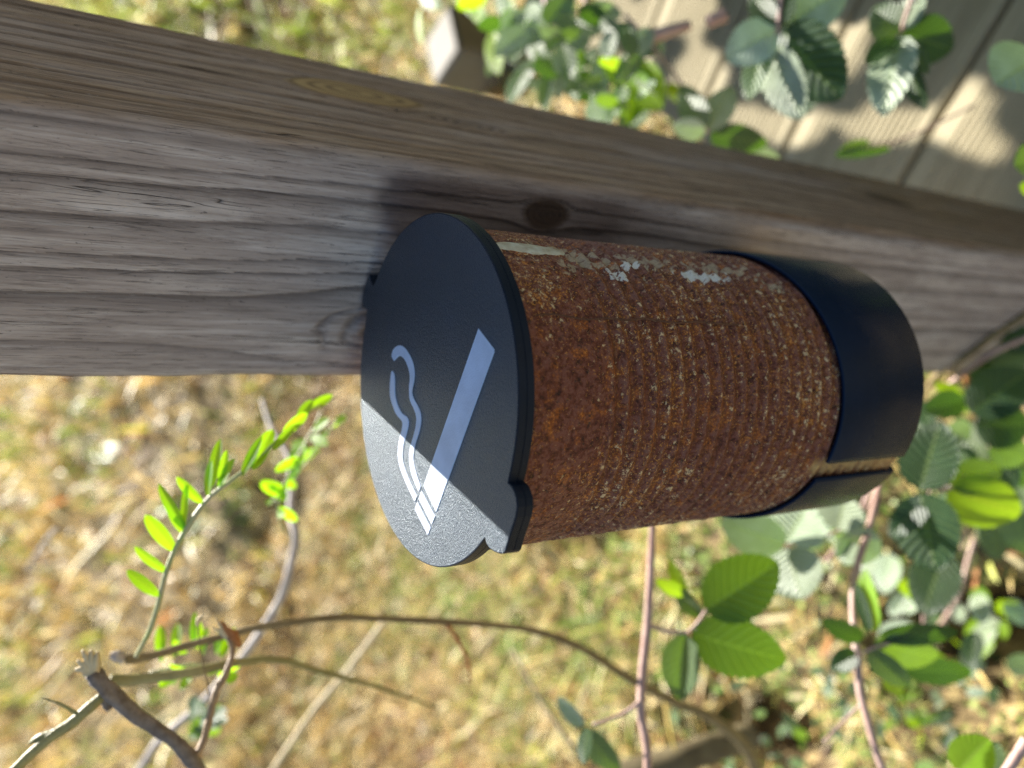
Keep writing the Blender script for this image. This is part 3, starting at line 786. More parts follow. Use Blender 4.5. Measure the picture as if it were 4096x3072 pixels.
cane(sh, [(805, 2470, .318), (795, 2500, .318), (800, 2600, .318), (820, 2690, .318), (835, 2780, .318)], [14, 6, 6, 7, 8], TWIG, 'tendril', 6, 0.2)
cane(sh, [(810, 2462, .318), (795, 2480, .318), (790, 2505, .318)], [6, 22, 8], STRAW, 'tendril_bud', 8, 0.2)
cane(sh, [(1790, 2500, .40), (1830, 2560, .405), (1870, 2640, .41), (1880, 2720, .42)], [16, 16, 14, 8], ORANGE, 'dry_twig', 7, 0.2)

# vetch shoots
def shoot(label, stem, rpx, leaves, mat=VETCH, smat=GREENST):
    s = empty('vetch_shoot', at(*stem[0])); tag(s, label, 'plant shoot')
    cane(s, stem, rpx, smat, 'stem', 8, 0.1)
    for (b, t, w) in leaves:
        lf = leaf(s, b, t, w*1.12, mat, cam_face=random.uniform(0.3, 0.9), name='leaflet', serr=0.0, fold=0.25, curl=0.06, nu=12, nv=3, pleat=0.0, shape=(0.6, 0.6))
    return s
D = .300
def L_(bx, by, tx, ty, w, d=D, dd=0.006): return ((bx, by, d), (tx, ty, d+random.uniform(-dd, dd)), w)
lv = [L_(640, 2385, 503, 2280, 46), L_(672, 2290, 535, 2188, 50), L_(700, 2205, 578, 2058, 52), L_(745, 2125, 630, 1935, 52), L_(735, 2115, 745, 1930, 36), L_(745, 2140, 668, 2000, 44),
      L_(812, 2015, 704, 1908, 44), L_(845, 1950, 878, 1755, 50), L_(868, 1955, 935, 1835, 40), L_(830, 1990, 842, 1840, 44), L_(880, 1960, 905, 1800, 36),
      L_(965, 1905, 1045, 1745, 40), L_(1010, 1880, 1090, 1715, 62), L_(1000, 1870, 1030, 1760, 40), L_(1090, 1800, 1180, 1700, 34, .303), L_(1130, 1740, 1230, 1650, 40, .31), L_(1190, 1680, 1250, 1600, 40, .32), L_(1230, 1640, 1330, 1580, 36, .33)]
shoot('bright green vetch shoot with pairs of narrow leaflets, left of the post', [(545, 2625, .31), (600, 2520, .305), (635, 2410, .302), (662, 2300, .30), (700, 2200, .30), (760, 2095, .30), (830, 2000, .30), (920, 1925, .30), (1020, 1850, .302), (1110, 1760, .305), (1220, 1660, .32), (1350, 1585, .34)], [20, 22, 22, 22, 22, 24, 22, 20, 18, 14, 12, 8], lv)
lv = []
for i in range(16):
    t = i/15; x, y = 1250+t*-140, 1720+t*330
    lv.append(L_(x, y, x+random.uniform(-110, 90), y+random.uniform(-70, 60), 36, .40, .02))
shoot('blurred pale green vetch shoot hanging beside the lid', [(1290, 1640, .40), (1240, 1740, .40), (1160, 1880, .40), (1110, 2050, .40), (1160, 2150, .41)], [10, 10, 10, 10, 12], lv)
lv = []
for i in range(14):
    t = i/13; x, y = 1340-t*260, 1690+t*330
    lv.append(L_(x, y, x+random.uniform(-10, 60), y+random.uniform(-70, -20), 30, .44, .02))
shoot('faint vetch shoot running down from the lid edge', [(1400, 1630, .44), (1300, 1740, .44), (1200, 1880, .44), (1080, 2020, .44)], [8, 8, 8, 8], lv)
lv = []
for x, y, tx, ty in ((645, 2640, 640, 2500), (650, 2650, 640, 2560), (700, 2630, 710, 2490), (740, 2620, 700, 2560), (775, 2600, 780, 2450), (800, 2600, 790, 2480), (810, 2620, 830, 2510), (860, 2620, 900, 2490), (880, 2630, 940, 2510), (730, 2660, 680, 2740), (690, 2690, 640, 2750), (770, 2690, 720, 2760), (830, 2700, 930, 2640), (870, 2700, 960, 2660), (900, 2720, 950, 2700), (760, 2680, 680, 2660)):
    lv.append(L_(x, y, tx, ty, 40, .37, .015))
shoot('bright green vetch tuft behind the arching twig', [(600, 2690, .37), (700, 2670, .37), (800, 2660, .37), (920, 2690, .37)], [12, 14, 14, 10], lv)
lv = []
for i in range(9):
    a = random.uniform(0, 6.28); lv.append(L_(800+random.uniform(-60, 60), 2860+random.uniform(-90, 90), 820+90*math.cos(a), 2870+90*math.sin(a), 50, .47, .03))
shoot('small green vetch sprig in front of the dark hollow in the grass', [(880, 2780, .47), (830, 2880, .47), (800, 3000, .48)], [10, 10, 10], lv, BRAM)

# dead stems
def dead(label, pts, r, mat=PALE):
    s = cane(None, pts, r, mat, 'dead_stem', 8, 0.2); tag(s, label, 'stem', 'dead stems in the dry grass'); return s
dead('pale grey dead stem kinked beside the can lid, blurred', [(1050, 1600, .62), (1090, 1720, .60), (1165, 1850, .58), (1165, 2050, .56), (1185, 2140, .55), (1170, 2230, .55), (1130, 2380, .55), (1060, 2500, .55), (960, 2640, .56), (800, 2820, .58), (640, 2960, .60), (540, 3110, .64)], [18, 22, 28, 36, 38, 36, 36, 36, 34, 32, 32, 30])
dead('straight pale straw stalk in the lower middle grass', [(1540, 2480, .68), (1400, 2670, .68), (1250, 2850, .68), (1080, 3100, .70)], [22, 24, 24, 24], STRAW)
dead('thin dry straw stalk at far left among the tan grass', [(230, 2110, .8), (180, 2170, .8), (120, 2260, .8)], [16, 18, 14], PALE)
dead('pale stalk at the bottom centre beside the pink cane', [(2050, 2600, .6), (2150, 2780, .6), (2300, 3000, .6)], [14, 18, 22], STRAW)
dead('yellow dry stalk right of the long pink cane', [(2660, 2780, .62), (2680, 2900, .62), (2700, 3000, .62)], [22, 18, 10], mat_stem('yellow_straw', (0.70, 0.48, 0.08), (0.8, 0.6, 0.2), 100, 0.6))
lg = cane(None, [(2480, 3110, .66), (2700, 3040, .66), (2880, 2985, .67), (3010, 2940, .68)], [110, 115, 110, 100], LOGM, 'fallen_branch', 16, 0.2)
tag(lg, 'thick dark brown fallen branch at the bottom edge', 'branch')

# --- brambles
def bramble(label, canes, leaves, group=None, base=None):
    s = empty('bramble', base or at(*canes[0][0][0])); tag(s, label, 'bramble', group)
    for c in canes: cane(s, c[0], c[1], c[2] if len(c) > 2 else PINK, 'cane' if max(c[1]) > 20 else 'petiole', 8, 0.12)
    for c in canes:
        if max(c[1]) > 20: thorns(s, c[0], PINK, 4, 0.004)
    for l in leaves:
        b, t, wd, mt = l[:4]; kw = l[4] if len(l) > 4 else {}
        leaf(s, b, t, wd, mt, **kw)
    return s
d = .40
bramble('tall pink bramble cane below the can with large dark green leaves', [
    ([(2610, 2020, .40), (2608, 2150, .40), (2600, 2330, .40), (2590, 2500, .40), (2570, 2700, .395), (2565, 2850, .39), (2588, 3000, .385), (2590, 3150, .38)], [26, 28, 32, 36, 36, 36, 34, 34]),
    ([(2592, 2495, .40), (2650, 2520, .40), (2750, 2532, .40)], [18, 15, 14]),
    ([(2745, 2532, .40), (2790, 2490, .398), (2825, 2438, .395)], [12, 12, 12]),
    ([(2565, 2800, .39), (2500, 2850, .39), (2370, 2900, .39)], [18, 16, 14]),
], [
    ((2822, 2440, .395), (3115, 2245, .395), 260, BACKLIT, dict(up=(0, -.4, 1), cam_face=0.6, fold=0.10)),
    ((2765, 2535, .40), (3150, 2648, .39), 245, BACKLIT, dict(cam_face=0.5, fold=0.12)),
    ((2745, 2535, .40), (2715, 2805, .395), 165, BRAM, dict(cam_face=0.6, fold=0.6)),
    ((2800, 2470, .41), (2700, 2350, .41), 90, BRAM, dict(cam_face=0.3)),
    ((2330, 2910, .47), (2230, 2790, .47), 80, SILV, dict(cam_face=0.4)),
    ((2330, 2920, .47), (2480, 3090, .46), 120, BRAM, dict(cam_face=0.5)),
    ((2350, 2910, .39), (2330, 3060, .38), 80, BRAMD, dict(cam_face=0.3)),
    ((2740, 2380, .41), (2675, 2240, .41), 60, YOUNG, dict(cam_face=0.5)),
    ((2740, 2380, .41), (2625, 2320, .41), 60, YOUNG, dict(cam_face=0.5)),
    ((2850, 2450, .41), (3040, 2450, .42), 90, BRAM, dict(cam_face=0.2)),
])
bramble('silvery pale bramble spray just under the can holder', [([(3490, 1900, .46), (3400, 2100, .46), (3150, 2180, .46)], [16, 14, 12])], [
    ((3140, 2180, .46), (2885, 2085, .46), 190, SILV, dict(cam_face=0.3)),
    ((3145, 2170, .46), (3230, 2010, .46), 280, SILV, dict(cam_face=0.3)),
    ((3150, 2190, .46), (3200, 2400, .45), 280, SILV, dict(cam_face=0.3)),
    ((3360, 2150, .46), (3520, 2230, .46), 190, SILV, dict(cam_face=0.3)),
    ((3350, 2120, .46), (3380, 1980, .46), 210, SILV, dict(cam_face=0.3)),
    ((3400, 2160, .46), (3380, 2260, .46), 110, SILV, dict(cam_face=0.3)),
])
bramble('pink bramble cane rising at the lower right with dark leaf whorl', [
    ([(3560, 3150, .40), (3510, 3020, .405), (3470, 2880, .41), (3440, 2760, .415), (3430, 2640, .42), (3415, 2480, .43), (3420, 2300, .44), (3480, 2100, .46), (3520, 1930, .48)], [30, 30, 30, 32, 32, 30, 30, 30, 24]),
    ([(3440, 2820, .415), (3370, 2890, .415), (3295, 2965, .41)], [14, 13, 12]),
    ([(3425, 2620, .42), (3500, 2590, .42), (3600, 2560, .42)], [12, 12, 10]),
], [
    ((3500, 2525, .42), (3450, 2275, .43), 100, YOUNG, dict(cam_face=0.0, fold=0.3)),
    ((3480, 2525, .42), (3420, 2330, .43), 60, BRAMD, dict(cam_face=0.3)),
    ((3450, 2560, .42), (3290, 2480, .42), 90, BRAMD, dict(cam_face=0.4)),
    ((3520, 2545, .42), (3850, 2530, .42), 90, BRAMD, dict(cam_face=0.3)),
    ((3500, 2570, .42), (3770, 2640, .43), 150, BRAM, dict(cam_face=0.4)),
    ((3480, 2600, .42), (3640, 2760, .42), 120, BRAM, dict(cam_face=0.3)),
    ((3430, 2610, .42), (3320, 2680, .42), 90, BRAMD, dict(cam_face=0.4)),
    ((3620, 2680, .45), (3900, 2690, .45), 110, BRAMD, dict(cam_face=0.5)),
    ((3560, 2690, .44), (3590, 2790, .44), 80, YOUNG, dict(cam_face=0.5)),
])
bramble('dark green bramble leaves at the right edge below the post foot', [
    ([(3720, 1960, .46), (3800, 1950, .46), (3860, 1900, .46)], [16, 16, 12]),
    ([(3720, 1965, .46), (3700, 2300, .52), (3690, 2700, .60)], [12, 13, 13]),
], [
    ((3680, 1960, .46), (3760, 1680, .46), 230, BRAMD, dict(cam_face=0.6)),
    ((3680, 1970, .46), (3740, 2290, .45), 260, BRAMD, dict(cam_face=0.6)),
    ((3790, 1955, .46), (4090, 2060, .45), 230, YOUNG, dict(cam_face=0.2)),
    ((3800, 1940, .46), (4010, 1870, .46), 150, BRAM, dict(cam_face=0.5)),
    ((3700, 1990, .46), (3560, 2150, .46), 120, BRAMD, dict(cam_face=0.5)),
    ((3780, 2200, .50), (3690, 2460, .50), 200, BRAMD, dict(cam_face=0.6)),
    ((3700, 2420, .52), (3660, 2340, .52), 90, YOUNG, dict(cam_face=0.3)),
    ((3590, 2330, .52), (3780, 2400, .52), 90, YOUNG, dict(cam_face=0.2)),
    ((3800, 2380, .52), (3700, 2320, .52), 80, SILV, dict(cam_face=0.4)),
])
bramble('dark bramble leaves covering the foot of the post', [
    ([(4200, 1700, .50), (4080, 1600, .50), (3960, 1560, .50)], [20, 20, 14]),
    ([(4150, 1200, .52), (4096, 1262, .52), (3990, 1330, .52), (3880, 1410, .52), (3760, 1490, .53), (3700, 1560, .55)], [28, 30, 30, 26, 24, 20], TWIG),
    ([(4150, 1340, .51), (4060, 1370, .51), (3960, 1420, .51), (3860, 1490, .52), (3790, 1540, .53)], [20, 22, 22, 22, 20]),
], [
    ((3880, 1650, .50), (4120, 1480, .49), 210, BRAMD, dict(cam_face=0.7)),
    ((3860, 1600, .50), (3700, 1640, .50), 120, BRAMD, dict(cam_face=0.6)),
    ((3900, 1700, .50), (4130, 1700, .49), 200, BRAMD, dict(cam_face=0.7)),
    ((4010, 1380, .53), (4150, 1330, .53), 120, BRAMD, dict(cam_face=0.7)),
    ((3960, 1460, .53), (4130, 1420, .53), 120, BRAM, dict(cam_face=0.7)),
    ((3870, 1500, .54), (4000, 1440, .54), 90, BRAMD, dict(cam_face=0.7)),
    ((4090, 1290, .55), (4170, 1240, .55), 80, BRAMD, dict(cam_face=0.7)),
    ((3840, 1590, .52), (3740, 1530, .52), 60, YOUNG, dict(cam_face=0.7)),
    ((3960, 1780, .50), (4120, 1840, .50), 140, BRAM, dict(cam_face=0.5)),
])
bramble('fresh green bramble leaf poking in at the bottom right corner', [([(3850, 3200, .36), (3840, 3120, .36), (3830, 3080, .36)], [22, 18, 14])], [
    ((3830, 3090, .36), (3955, 2950, .36), 170, YOUNG, dict(cam_face=0.3)),
    ((3900, 3130, .36), (3990, 2960, .37), 130, BRAM, dict(cam_face=0.6)),
])
pt = cane(None, [(4110, 2960, .33), (4070, 3020, .33), (4010, 3110, .33)], [46, 42, 38], PINK, 'dry_pink_stem', 12, 0.15); tag(pt, 'thick pale pink stem cut off by the bottom right corner', 'stem')

# over the deck
d = .47
bramble('five leaf bramble spray over the deck with a big dark round leaf', [
    ([(3150, -200, .44), (3130, -60, .45), (3110, 120, .46)], [24, 20, 14]), ([(3110, 120, .46), (3080, 200, .465)], [12, 10]),
], [
    ((3110, 115, .46), (2900, 235, .47), 190, SILV, dict(cam_face=0.5, fold=0.1)),
    ((3125, 120, .46), (3360, 400, .455), 290, BRAMD, dict(cam_face=0.5, fold=0.1, up=(-.5, 0, 1))),
    ((3080, 190, .465), (3200, 480, .46), 180, SILV, dict(cam_face=0.4, fold=0.2)),
    ((3060, 190, .465), (2985, 400, .47), 120, BRAM, dict(cam_face=0.4)),
    ((3110, 110, .46), (3130, -90, .45), 150, BRAMD, dict(cam_face=0.4)),
    ((3130, 110, .46), (3390, -60, .45), 220, SILV, dict(cam_face=0.45, fold=0.15)),
    ((3100, 100, .46), (3000, -20, .46), 110, BRAM, dict(cam_face=0.4)),
], 'bramble sprays over the deck')
bramble('bramble spray over the deck with half shaded pale leaf, near the board gap', [
    ([(3700, -120, .46), (3640, 20, .46), (3605, 130, .47)], [22, 18, 14]),
], [
    ((3600, 145, .47), (3530, 455, .46), 190, SILV, dict(cam_face=0.45, fold=0.12)),
    ((3605, 130, .47), (3815, 200, .47), 200, BRAMD, dict(cam_face=0.45, fold=0.1)),
    ((3600, 130, .47), (3490, 30, .47), 150, BRAM, dict(cam_face=0.4)),
    ((3600, 120, .47), (3690, -40, .46), 110, SILV, dict(cam_face=0.4)),
    ((3610, 160, .47), (3710, 290, .46), 90, BRAM, dict(cam_face=0.5)),
    ((3615, 240, .47), (3700, 440, .46), 90, BRAMD, dict(cam_face=0.2)),
    ((3590, 150, .47), (3470, 250, .46), 110, BRAMD, dict(cam_face=0.4)),
], 'bramble sprays over the deck')
bramble('pale green serrated bramble leaf at the top right edge', [([(4260, 60, .40), (4230, 200, .40), (4150, 280, .40)], [22, 18, 14])], [
    ((4170, 220, .40), (3990, 330, .395), 300, SILV, dict(cam_face=0.5, fold=0.06)),
    ((4200, 620, .42), (4060, 660, .42), 170, BRAM, dict(cam_face=0.8)),
    ((4160, 760, .44), (4080, 740, .44), 70, YOUNG, dict(cam_face=0.8)),
], 'bramble sprays over the deck')
bramble('low bramble leaves tucked against the right face of the post', [
    ([(2500, 60, .55), (2700, 300, .54), (2830, 530, .53)], [16, 14, 12]),
    ([(3900, 420, .56), (3600, 560, .57), (3400, 600, .57)], [10, 9, 8]),
], [
    ((2840, 540, .53), (3075, 575, .53), 120, BRAMD, dict(cam_face=0.6, fold=0.1)),
    ((2830, 520, .53), (2930, 340, .53), 130, SILV, dict(cam_face=0.7)),
    ((2820, 520, .53), (2720, 340, .53), 120, BRAM, dict(cam_face=0.6)),
    ((2820, 530, .53), (2690, 500, .53), 90, SILV, dict(cam_face=0.5)),
    ((3340, 620, .57), (3570, 590, .57), 50, BRAMD, dict(cam_face=0.3)),
    ((3360, 610, .57), (3480, 560, .57), 50, BRAM, dict(cam_face=0.3)),
    ((3200, 470, .56), (3260, 350, .56), 70, SILV, dict(cam_face=0.5)),
    ((3000, 600, .57), (3120, 640, .57), 60, SILV, dict(cam_face=0.5)),
], 'bramble sprays over the deck')
# the blurred thicket between deck and far grass
def thicket(label, cx, cy, sx, sy, dep, k, canes, mats, szr=(90, 190)):
    s = empty('bramble', at(cx, cy, dep)); tag(s, label, 'bramble', 'bramble thicket behind the post')
    for c in canes: cane(s, c[0], c[1], PINK, 'cane', 8, 0.1)
    for i in range(k):
        x, y = cx+random.uniform(-sx, sx), cy+random.uniform(-sy, sy); dd = dep+random.uniform(-.06, .06)
        L = random.uniform(*szr); a = random.gauss(math.pi*0.5, 1.0) if random.random() < .65 else random.uniform(0, 6.28)
        leaf(s, (x, y, dd), (x+L*math.cos(a), y+L*math.sin(a), dd+random.uniform(-.02, .02)), L*random.uniform(.45, .75), random.choice(mats+[SILV]), up=(random.uniform(-.6, .6), random.uniform(-.6, .6), 1), cam_face=random.uniform(0, .8), nu=14, nv=4, serr=0.05)
    return s
thicket('sunlit pale bramble leaves at the top centre, most to the left', 1850, -20, 200, 60, .62, 10, [], [SILV, BRAM, SILV, YOUNG], (110, 190))
thicket('dense sunlit bramble thicket with translucent leaves behind the post', 2200, 170, 200, 170, .60, 42, [([(2170, -100, .6), (2200, 60, .6), (2250, 150, .6)], [34, 34, 30]), ([(2330, -60, .58), (2350, 20, .58)], [36, 30])], [SILV, BRAM, YOUNG, SILV, BRAM, BRAMD])
thicket('bramble leaves beside the thick pink cane at the deck edge', 2480, 210, 150, 190, .56, 26, [([(2480, 190, .55), (2560, 165, .55), (2690, 120, .55), (2760, 100, .55)], [62, 60, 52, 40]), ([(2900, 60, .52), (2830, 90, .52)], [60, 50])], [BRAM, YOUNG, BRAM, SILV, BRAMD])
thicket('bramble leaves along the deck end close to the post face', 2560, 380, 140, 90, .58, 14, [], [BRAM, YOUNG, BRAM, SILV])
thicket('dark bramble leaves crowding the right edge under the post foot', 3880, 1800, 230, 260, .62, 26, [([(4100, 1500, .62), (3950, 1800, .62), (3850, 2200, .63)], [14, 14, 12])], [BRAMD, BRAM, BRAMD], (110, 210))
thicket('loose bramble leaves low among the ground cover at the right edge', 3800, 2450, 280, 250, .66, 20, [([(3900, 2150, .66), (3800, 2450, .66), (3600, 2650, .66)], [22, 22, 20])], [BRAMD, BRAM, YOUNG, SILV], (90, 170))
thicket('few silvery leaves on a bent cane behind the can foot', 3420, 2080, 160, 110, .60, 9, [([(3560, 1850, .6), (3450, 2050, .6), (3300, 2250, .6)], [22, 20, 18])], [SILV, BRAM], (110, 180))
thicket('low small leaved weeds among the straw in the bottom right corner', 3850, 2780, 330, 330, .76, 70, [], [BRAM, BRAMD, YOUNG, SILV], (45, 95))
thicket('scattered small weeds under the long pink cane at the bottom', 3100, 2850, 420, 230, .76, 55, [], [BRAM, BRAMD, SILV], (35, 75))
# white glossy leaf and lime leaf that stand out
bramble('lime green backlit leaf with orange base by the pale block', [([(1990, 60, .6), (1980, 120, .6)], [14, 12], ORANGE)], [
    ((1975, 110, .60), (1990, 300, .60), 120, YOUNG, dict(cam_face=0.2)), ((2080, 330, .60), (2420, 350, .56), 60, BRAM), ((2540, 260, .55), (2640, 440, .55), 190, YOUNG, dict(cam_face=0.1)),
    ((2250, 150, .57), (2230, 400, .57), 70, SILV, dict(cam_face=0.7)), ((2390, 240, .57), (2400, 430, .57), 70, SILV, dict(cam_face=0.7))], 'bramble thicket behind the post')
# out-of-frame bramble leaves, added along sun rays to shade the deck
s = empty('bramble', loc2w(0.35, 0.75, DZ)); tag(s, 'unseen bramble leaves added beyond the frame to shade the deck', 'bramble', 'bramble thicket behind the post')
random.seed(4)
def lit(px, py):   # where sun comes through the added leaves on to the boards
    for (cx, cy, rx, ry, an) in ((3560, 500, 190, 70, 0.0), (3880, 560, 200, 55, 0.45), (3880, 400, 110, 60, 0.5), (3350, 180, 130, 75, 0.6), (3180, 520, 110, 70, 0), (3000, 480, 120, 50, 0.3), (2760, 30, 110, 100, 0), (2800, 300, 110, 100, 0), (3380, 400, 70, 50, 0), (3560, 30, 60, 50, 0), (3960, 200, 70, 40, 2.2)):
        dx, dy = px-cx, py-cy; c, s_ = math.cos(an), math.sin(an)
        u, v_ = (dx*c+dy*s_)/rx, (-dx*s_+dy*c)/ry
        if u*u+v_*v_ < 1.0: return True
    return False
def inframe(q, mg=60):
    dq = q-CAM; zz = dq.dot(_F)
    if zz < 0.02: return False
    u = 1536+FPX*dq.dot(_R)/zz; v = 2048-FPX*dq.dot(_U)/zz
    return -mg < v < 4096+mg and -mg < 3072-u < 3072+mg
LV, LF, LU = [], [], []
cnt = 0
for i in range(17000):
    px, py = random.uniform(2650, 4700), random.uniform(-700, 950)
    g = on_z(px, py, DZ)
    L = random.uniform(.024, .05); ok = True
    for k in range(8):
        a = k*math.pi/4; gg = g+Vector((math.cos(a), math.sin(a)*1.3, 0))*L*0.42
        dq = gg-CAM; zz = dq.dot(_F); u = 1536+FPX*dq.dot(_R)/zz; v = 2048-FPX*dq.dot(_U)/zz
        if lit(v, 3072-u): ok = False; break
    if not ok: continue
    h = random.uniform(.15, .30); q = g+SUN*(h/SUN.z)
    while inframe(q, 130) and h < 1.5: h += 0.05; q = g+SUN*(h/SUN.z)
    # never over the grass side of the post, the thicket stays in the sun
    a = random.uniform(0, 6.28)
    X = Vector((math.cos(a), math.sin(a), random.uniform(-.4, .2))).normalized(); Zv = (SUN*0.8+Vector((random.uniform(-.4, .4), random.uniform(-.4, .4), .3))); Zv = (Zv-X*Zv.dot(X)).normalized(); Yv = Zv.cross(X)
    o0 = q-X*L*0.5; b0_ = len(LV); prof2 = [(0, 0), (.12, .25), (.35, .40), (.6, .36), (.85, .17), (1, 0)]
    for (t, wv) in prof2:
        for sgn in (-1, 0, 1): LV.append(o0+X*(t*L)+Yv*(sgn*wv*L)+Zv*(abs(sgn)*wv*L*0.25)); LU.append((t, sgn))
    for t in range(5):
        for c_ in range(2):
            p0 = b0_+t*3+c_; LF.append((p0, p0+3, p0+4, p0+1))
    cnt += 1
def addleaf(q, L, Zv):
    a = random.uniform(0, 6.28)
    X = Vector((math.cos(a), math.sin(a), random.uniform(-.4, .2))).normalized(); Zv = (Zv-X*Zv.dot(X)).normalized(); Yv = Zv.cross(X)
    b0_ = len(LV)
    for (t, wv) in prof2:
        for sgn in (-1, 0, 1): LV.append(q+X*(t*L)+Yv*(sgn*wv*L)+Zv*(abs(sgn)*wv*L*0.25)); LU.append((t, sgn))
    for t in range(5):
        for c_ in range(2):
            p0 = b0_+t*3+c_; LF.append((p0, p0+3, p0+4, p0+1))
for i in range(3500):  # more unseen leaves added beside the deck to block sky light
    q = Vector((random.uniform(.34, 1.5), random.uniform(-.5, 1.5), random.uniform(.08, .46)))
    if inframe(q, 300): continue
    if inframe(q-SUN*((q.z-DZ)/SUN.z), 60) or inframe(q-SUN*max(0, (q.z-.3)/SUN.z), 60): continue
    addleaf(q, random.uniform(.04, .075), Vector((random.uniform(-.6, .6), random.uniform(-.6, .6), 1))); cnt += 1
fo = mesh('shade_foliage', LV, LF, BRAMD, s, True, LU); fo['kind'] = 'stuff'
print('shade leaves', cnt)

# ------------------------------------------------------------------ grass and ground cover
def blades(name, n, area, Lr, Wr, palette, weights, mat, label, upness=(0.05, 0.9), seed=1, mask=None, kindname='grass', droop=0.5):
    r = np.random.default_rng(seed)
    x0, x1, y0, y1 = area
    y = y0+(y1-y0)*r.random(n)**1.0; x = x0+(x1-x0)*r.random(n)
    keep = np.abs(x) < (0.62*y+0.35)
    if mask is not None: keep &= mask(x, y, r)
    # keep clear of post and boards
    c, s_ = math.cos(YAW), math.sin(YAW)
    lx = c*(x-CX)+s_*(y-CY); ly = -s_*(x-CX)+c*(y-CY)
    keep &= ~((lx > -0.06) & (ly > 0.055) & (ly < 0.90) & (lx < 1.3))
    x, y = x[keep], y[keep]; n = len(x)
    z = hgt(x, y)
    L = r.uniform(*Lr, n)*(1+0.15*np.clip(y-1.5, 0, 8)); W = r.uniform(*Wr, n)*(1+0.35*np.clip(y-1.5, 0, 8))
    L = L*np.clip(0.35+(y-0.25)*1.3, 0.35, 1)
    az = r.uniform(0, 2*np.pi, n); el = r.uniform(*upness, n)*np.pi/2
    d = np.stack([np.cos(az)*np.cos(el), np.sin(az)*np.cos(el), np.sin(el)], 1)
    sv = np.stack([-np.sin(az+r.normal(0, .6, n)), np.cos(az), r.normal(0, .3, n)], 1); sv /= np.linalg.norm(sv, axis=1)[:, None]
    base = np.stack([x, y, z-0.002+r.uniform(0, 0.02, n)], 1)
    mid = base+d*(L*0.55)[:, None]; tip = base+d*L[:, None]; tip[:, 2] -= droop*L*r.random(n)*0.6; tip[:, 2] = np.maximum(tip[:, 2], z+0.001)
    w2 = (W/2)[:, None]*sv
    V = np.stack([base-w2, base+w2, mid+w2*0.9, mid-w2*0.9, tip], 1).reshape(-1, 3)
    i0 = np.arange(n)*5
    quads = np.stack([i0, i0+1, i0+2, i0+3], 1); tris = np.stack([i0+3, i0+2, i0+4], 1)
    me = bpy.data.meshes.new(name)
    me.vertices.add(len(V)); me.vertices.foreach_set('co', V.ravel().astype('f'))
    nl = n*7; me.loops.add(nl)
    loops = np.concatenate([quads, tris], 1).ravel()
    me.loops.foreach_set('vertex_index', loops.astype('i'))
    ls = np.stack([np.arange(n)*7, np.arange(n)*7+4], 1).ravel(); lt = np.tile([4, 3], n)
    me.polygons.add(2*n); me.polygons.foreach_set('loop_start', ls.astype('i')); me.polygons.foreach_set('loop_total', lt.astype('i'))
    me.update(calc_edges=True)
    pal = np.array(palette); wt = np.array(weights, float); wt /= wt.sum()
    pn = vnoise(x, y, 12, 5, 5)[:, None]+0.5*vnoise(x, y, 13, 22, 22)[:, None]; lum = pal.sum(1)[None, :]; grn = (pal[:, 1]/pal[:, 0])[None, :]
    pw = wt[None, :]*np.exp(pn*2.2*(grn-0.85)*3+vnoise(x, y, 14, 12, 12)[:, None]*2.0*(lum-1.0)); pw /= pw.sum(1, keepdims=True)
    ci = (pw.cumsum(1) < r.random((n, 1))).sum(1).clip(0, len(pal)-1); c_ = pal[ci]*r.uniform(0.65, 1.3, (n, 1))
    a = me.color_attributes.new('Col', 'FLOAT_COLOR', 'POINT')
    cc = np.concatenate([np.repeat(c_, 5, 0), np.ones((5*n, 1))], 1); a.data.foreach_set('color', cc.ravel().astype('f'))
    me.materials.append(mat)
    o = bpy.data.objects.new(name, me); col.objects.link(o); tag(o, label, kindname, kind='stuff'); return o
straw_p = [(0.80, 0.60, 0.24), (0.64, 0.44, 0.15), (0.90, 0.77, 0.44), (0.26, 0.15, 0.06), (0.52, 0.54, 0.10), (0.24, 0.36, 0.05), (0.50, 0.22, 0.08)]
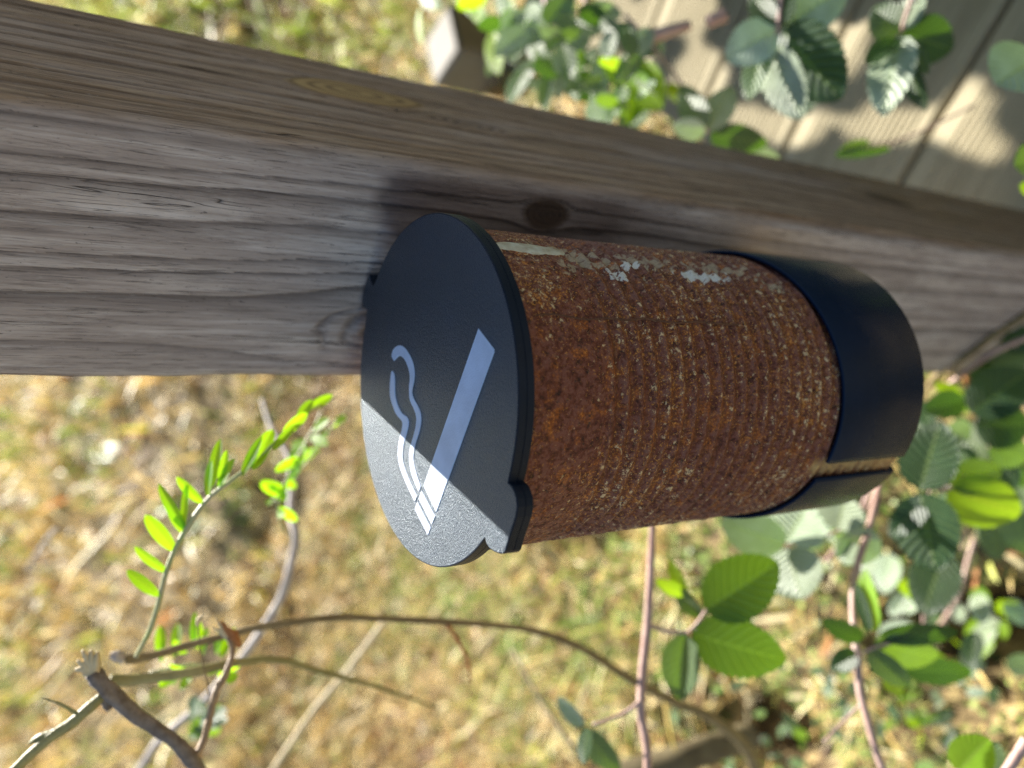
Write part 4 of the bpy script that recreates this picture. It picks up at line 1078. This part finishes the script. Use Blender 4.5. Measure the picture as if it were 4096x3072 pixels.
def hollow(x, y, r):
    v = vnoise(x, y, 55, 7, 7); k = v > -0.42
    for q in HOL: k &= (((x-q.x)/0.05)**2+((y-q.y)/0.09)**2) > 0.8
    k &= r.random(len(x)) < np.clip((y-0.2)*1.4, 0.25, 1)
    return k
blades('dry_grass', 85000, (-1.7, 1.7, 0.22, 2.4), (0.02, 0.085), (0.0015, 0.0058), straw_p, [5, 4, 3, 3.2, 1.5, .9, .8], GRASS, 'matted dry straw coloured grass with green blades', (0.0, 0.55), 1, hollow)
blades('dry_grass', 60000, (-6, 6, 2.2, 9), (0.05, 0.15), (0.004, 0.012), straw_p, [6, 5, 3, 1.8, 1.6, .9, .5], GRASS, 'dry meadow grass on the far slope', (0.0, 0.7), 2)
blades('green_grass', 9000, (0.3, 3.5, 1.5, 5.5), (0.05, 0.14), (0.006, 0.014), [(0.40, 0.50, 0.08), (0.55, 0.60, 0.14), (0.28, 0.36, 0.05), (0.85, 0.80, 0.45)], [3, 3, 2, 1], GRASS, 'yellow green grass beyond the post at the top of the picture', (0.1, 0.9), 9)
green_p = [(0.22, 0.34, 0.06), (0.34, 0.46, 0.12), (0.46, 0.56, 0.20), (0.12, 0.22, 0.04), (0.60, 0.54, 0.18)]
def near(x, y, r):
    p = np.clip(1.25-(y-0.25)*1.3, 0.05, 1)*np.clip(1.0+x*0.3, 0.3, 1); 
    for q in HOL: p = p*((((x-q.x)/0.05)**2+((y-q.y)/0.09)**2) > 0.8)
    return (r.random(len(x)) < p) & (vnoise(x, y, 66, 9, 9) > -0.15)
blades('ground_cover', 95000, (-1.3, 1.6, 0.2, 2.0), (0.006, 0.016), (0.004, 0.009), green_p, [3, 3, 3, 2, 1], CLOV, 'small green leafy ground cover between the dry grass', (0.1, 0.9), 3, near, 'ground cover')
bpy.context.view_layer.update()
# parts were built in world space: keep them there under their empties
for o in list(bpy.data.objects):
    p = o.parent
    if p and p.type == 'EMPTY' and p.name.split('.')[0] in ('pruned_shrub', 'vetch_shoot', 'bramble'):
        o.matrix_parent_inverse = p.matrix_world.inverted()
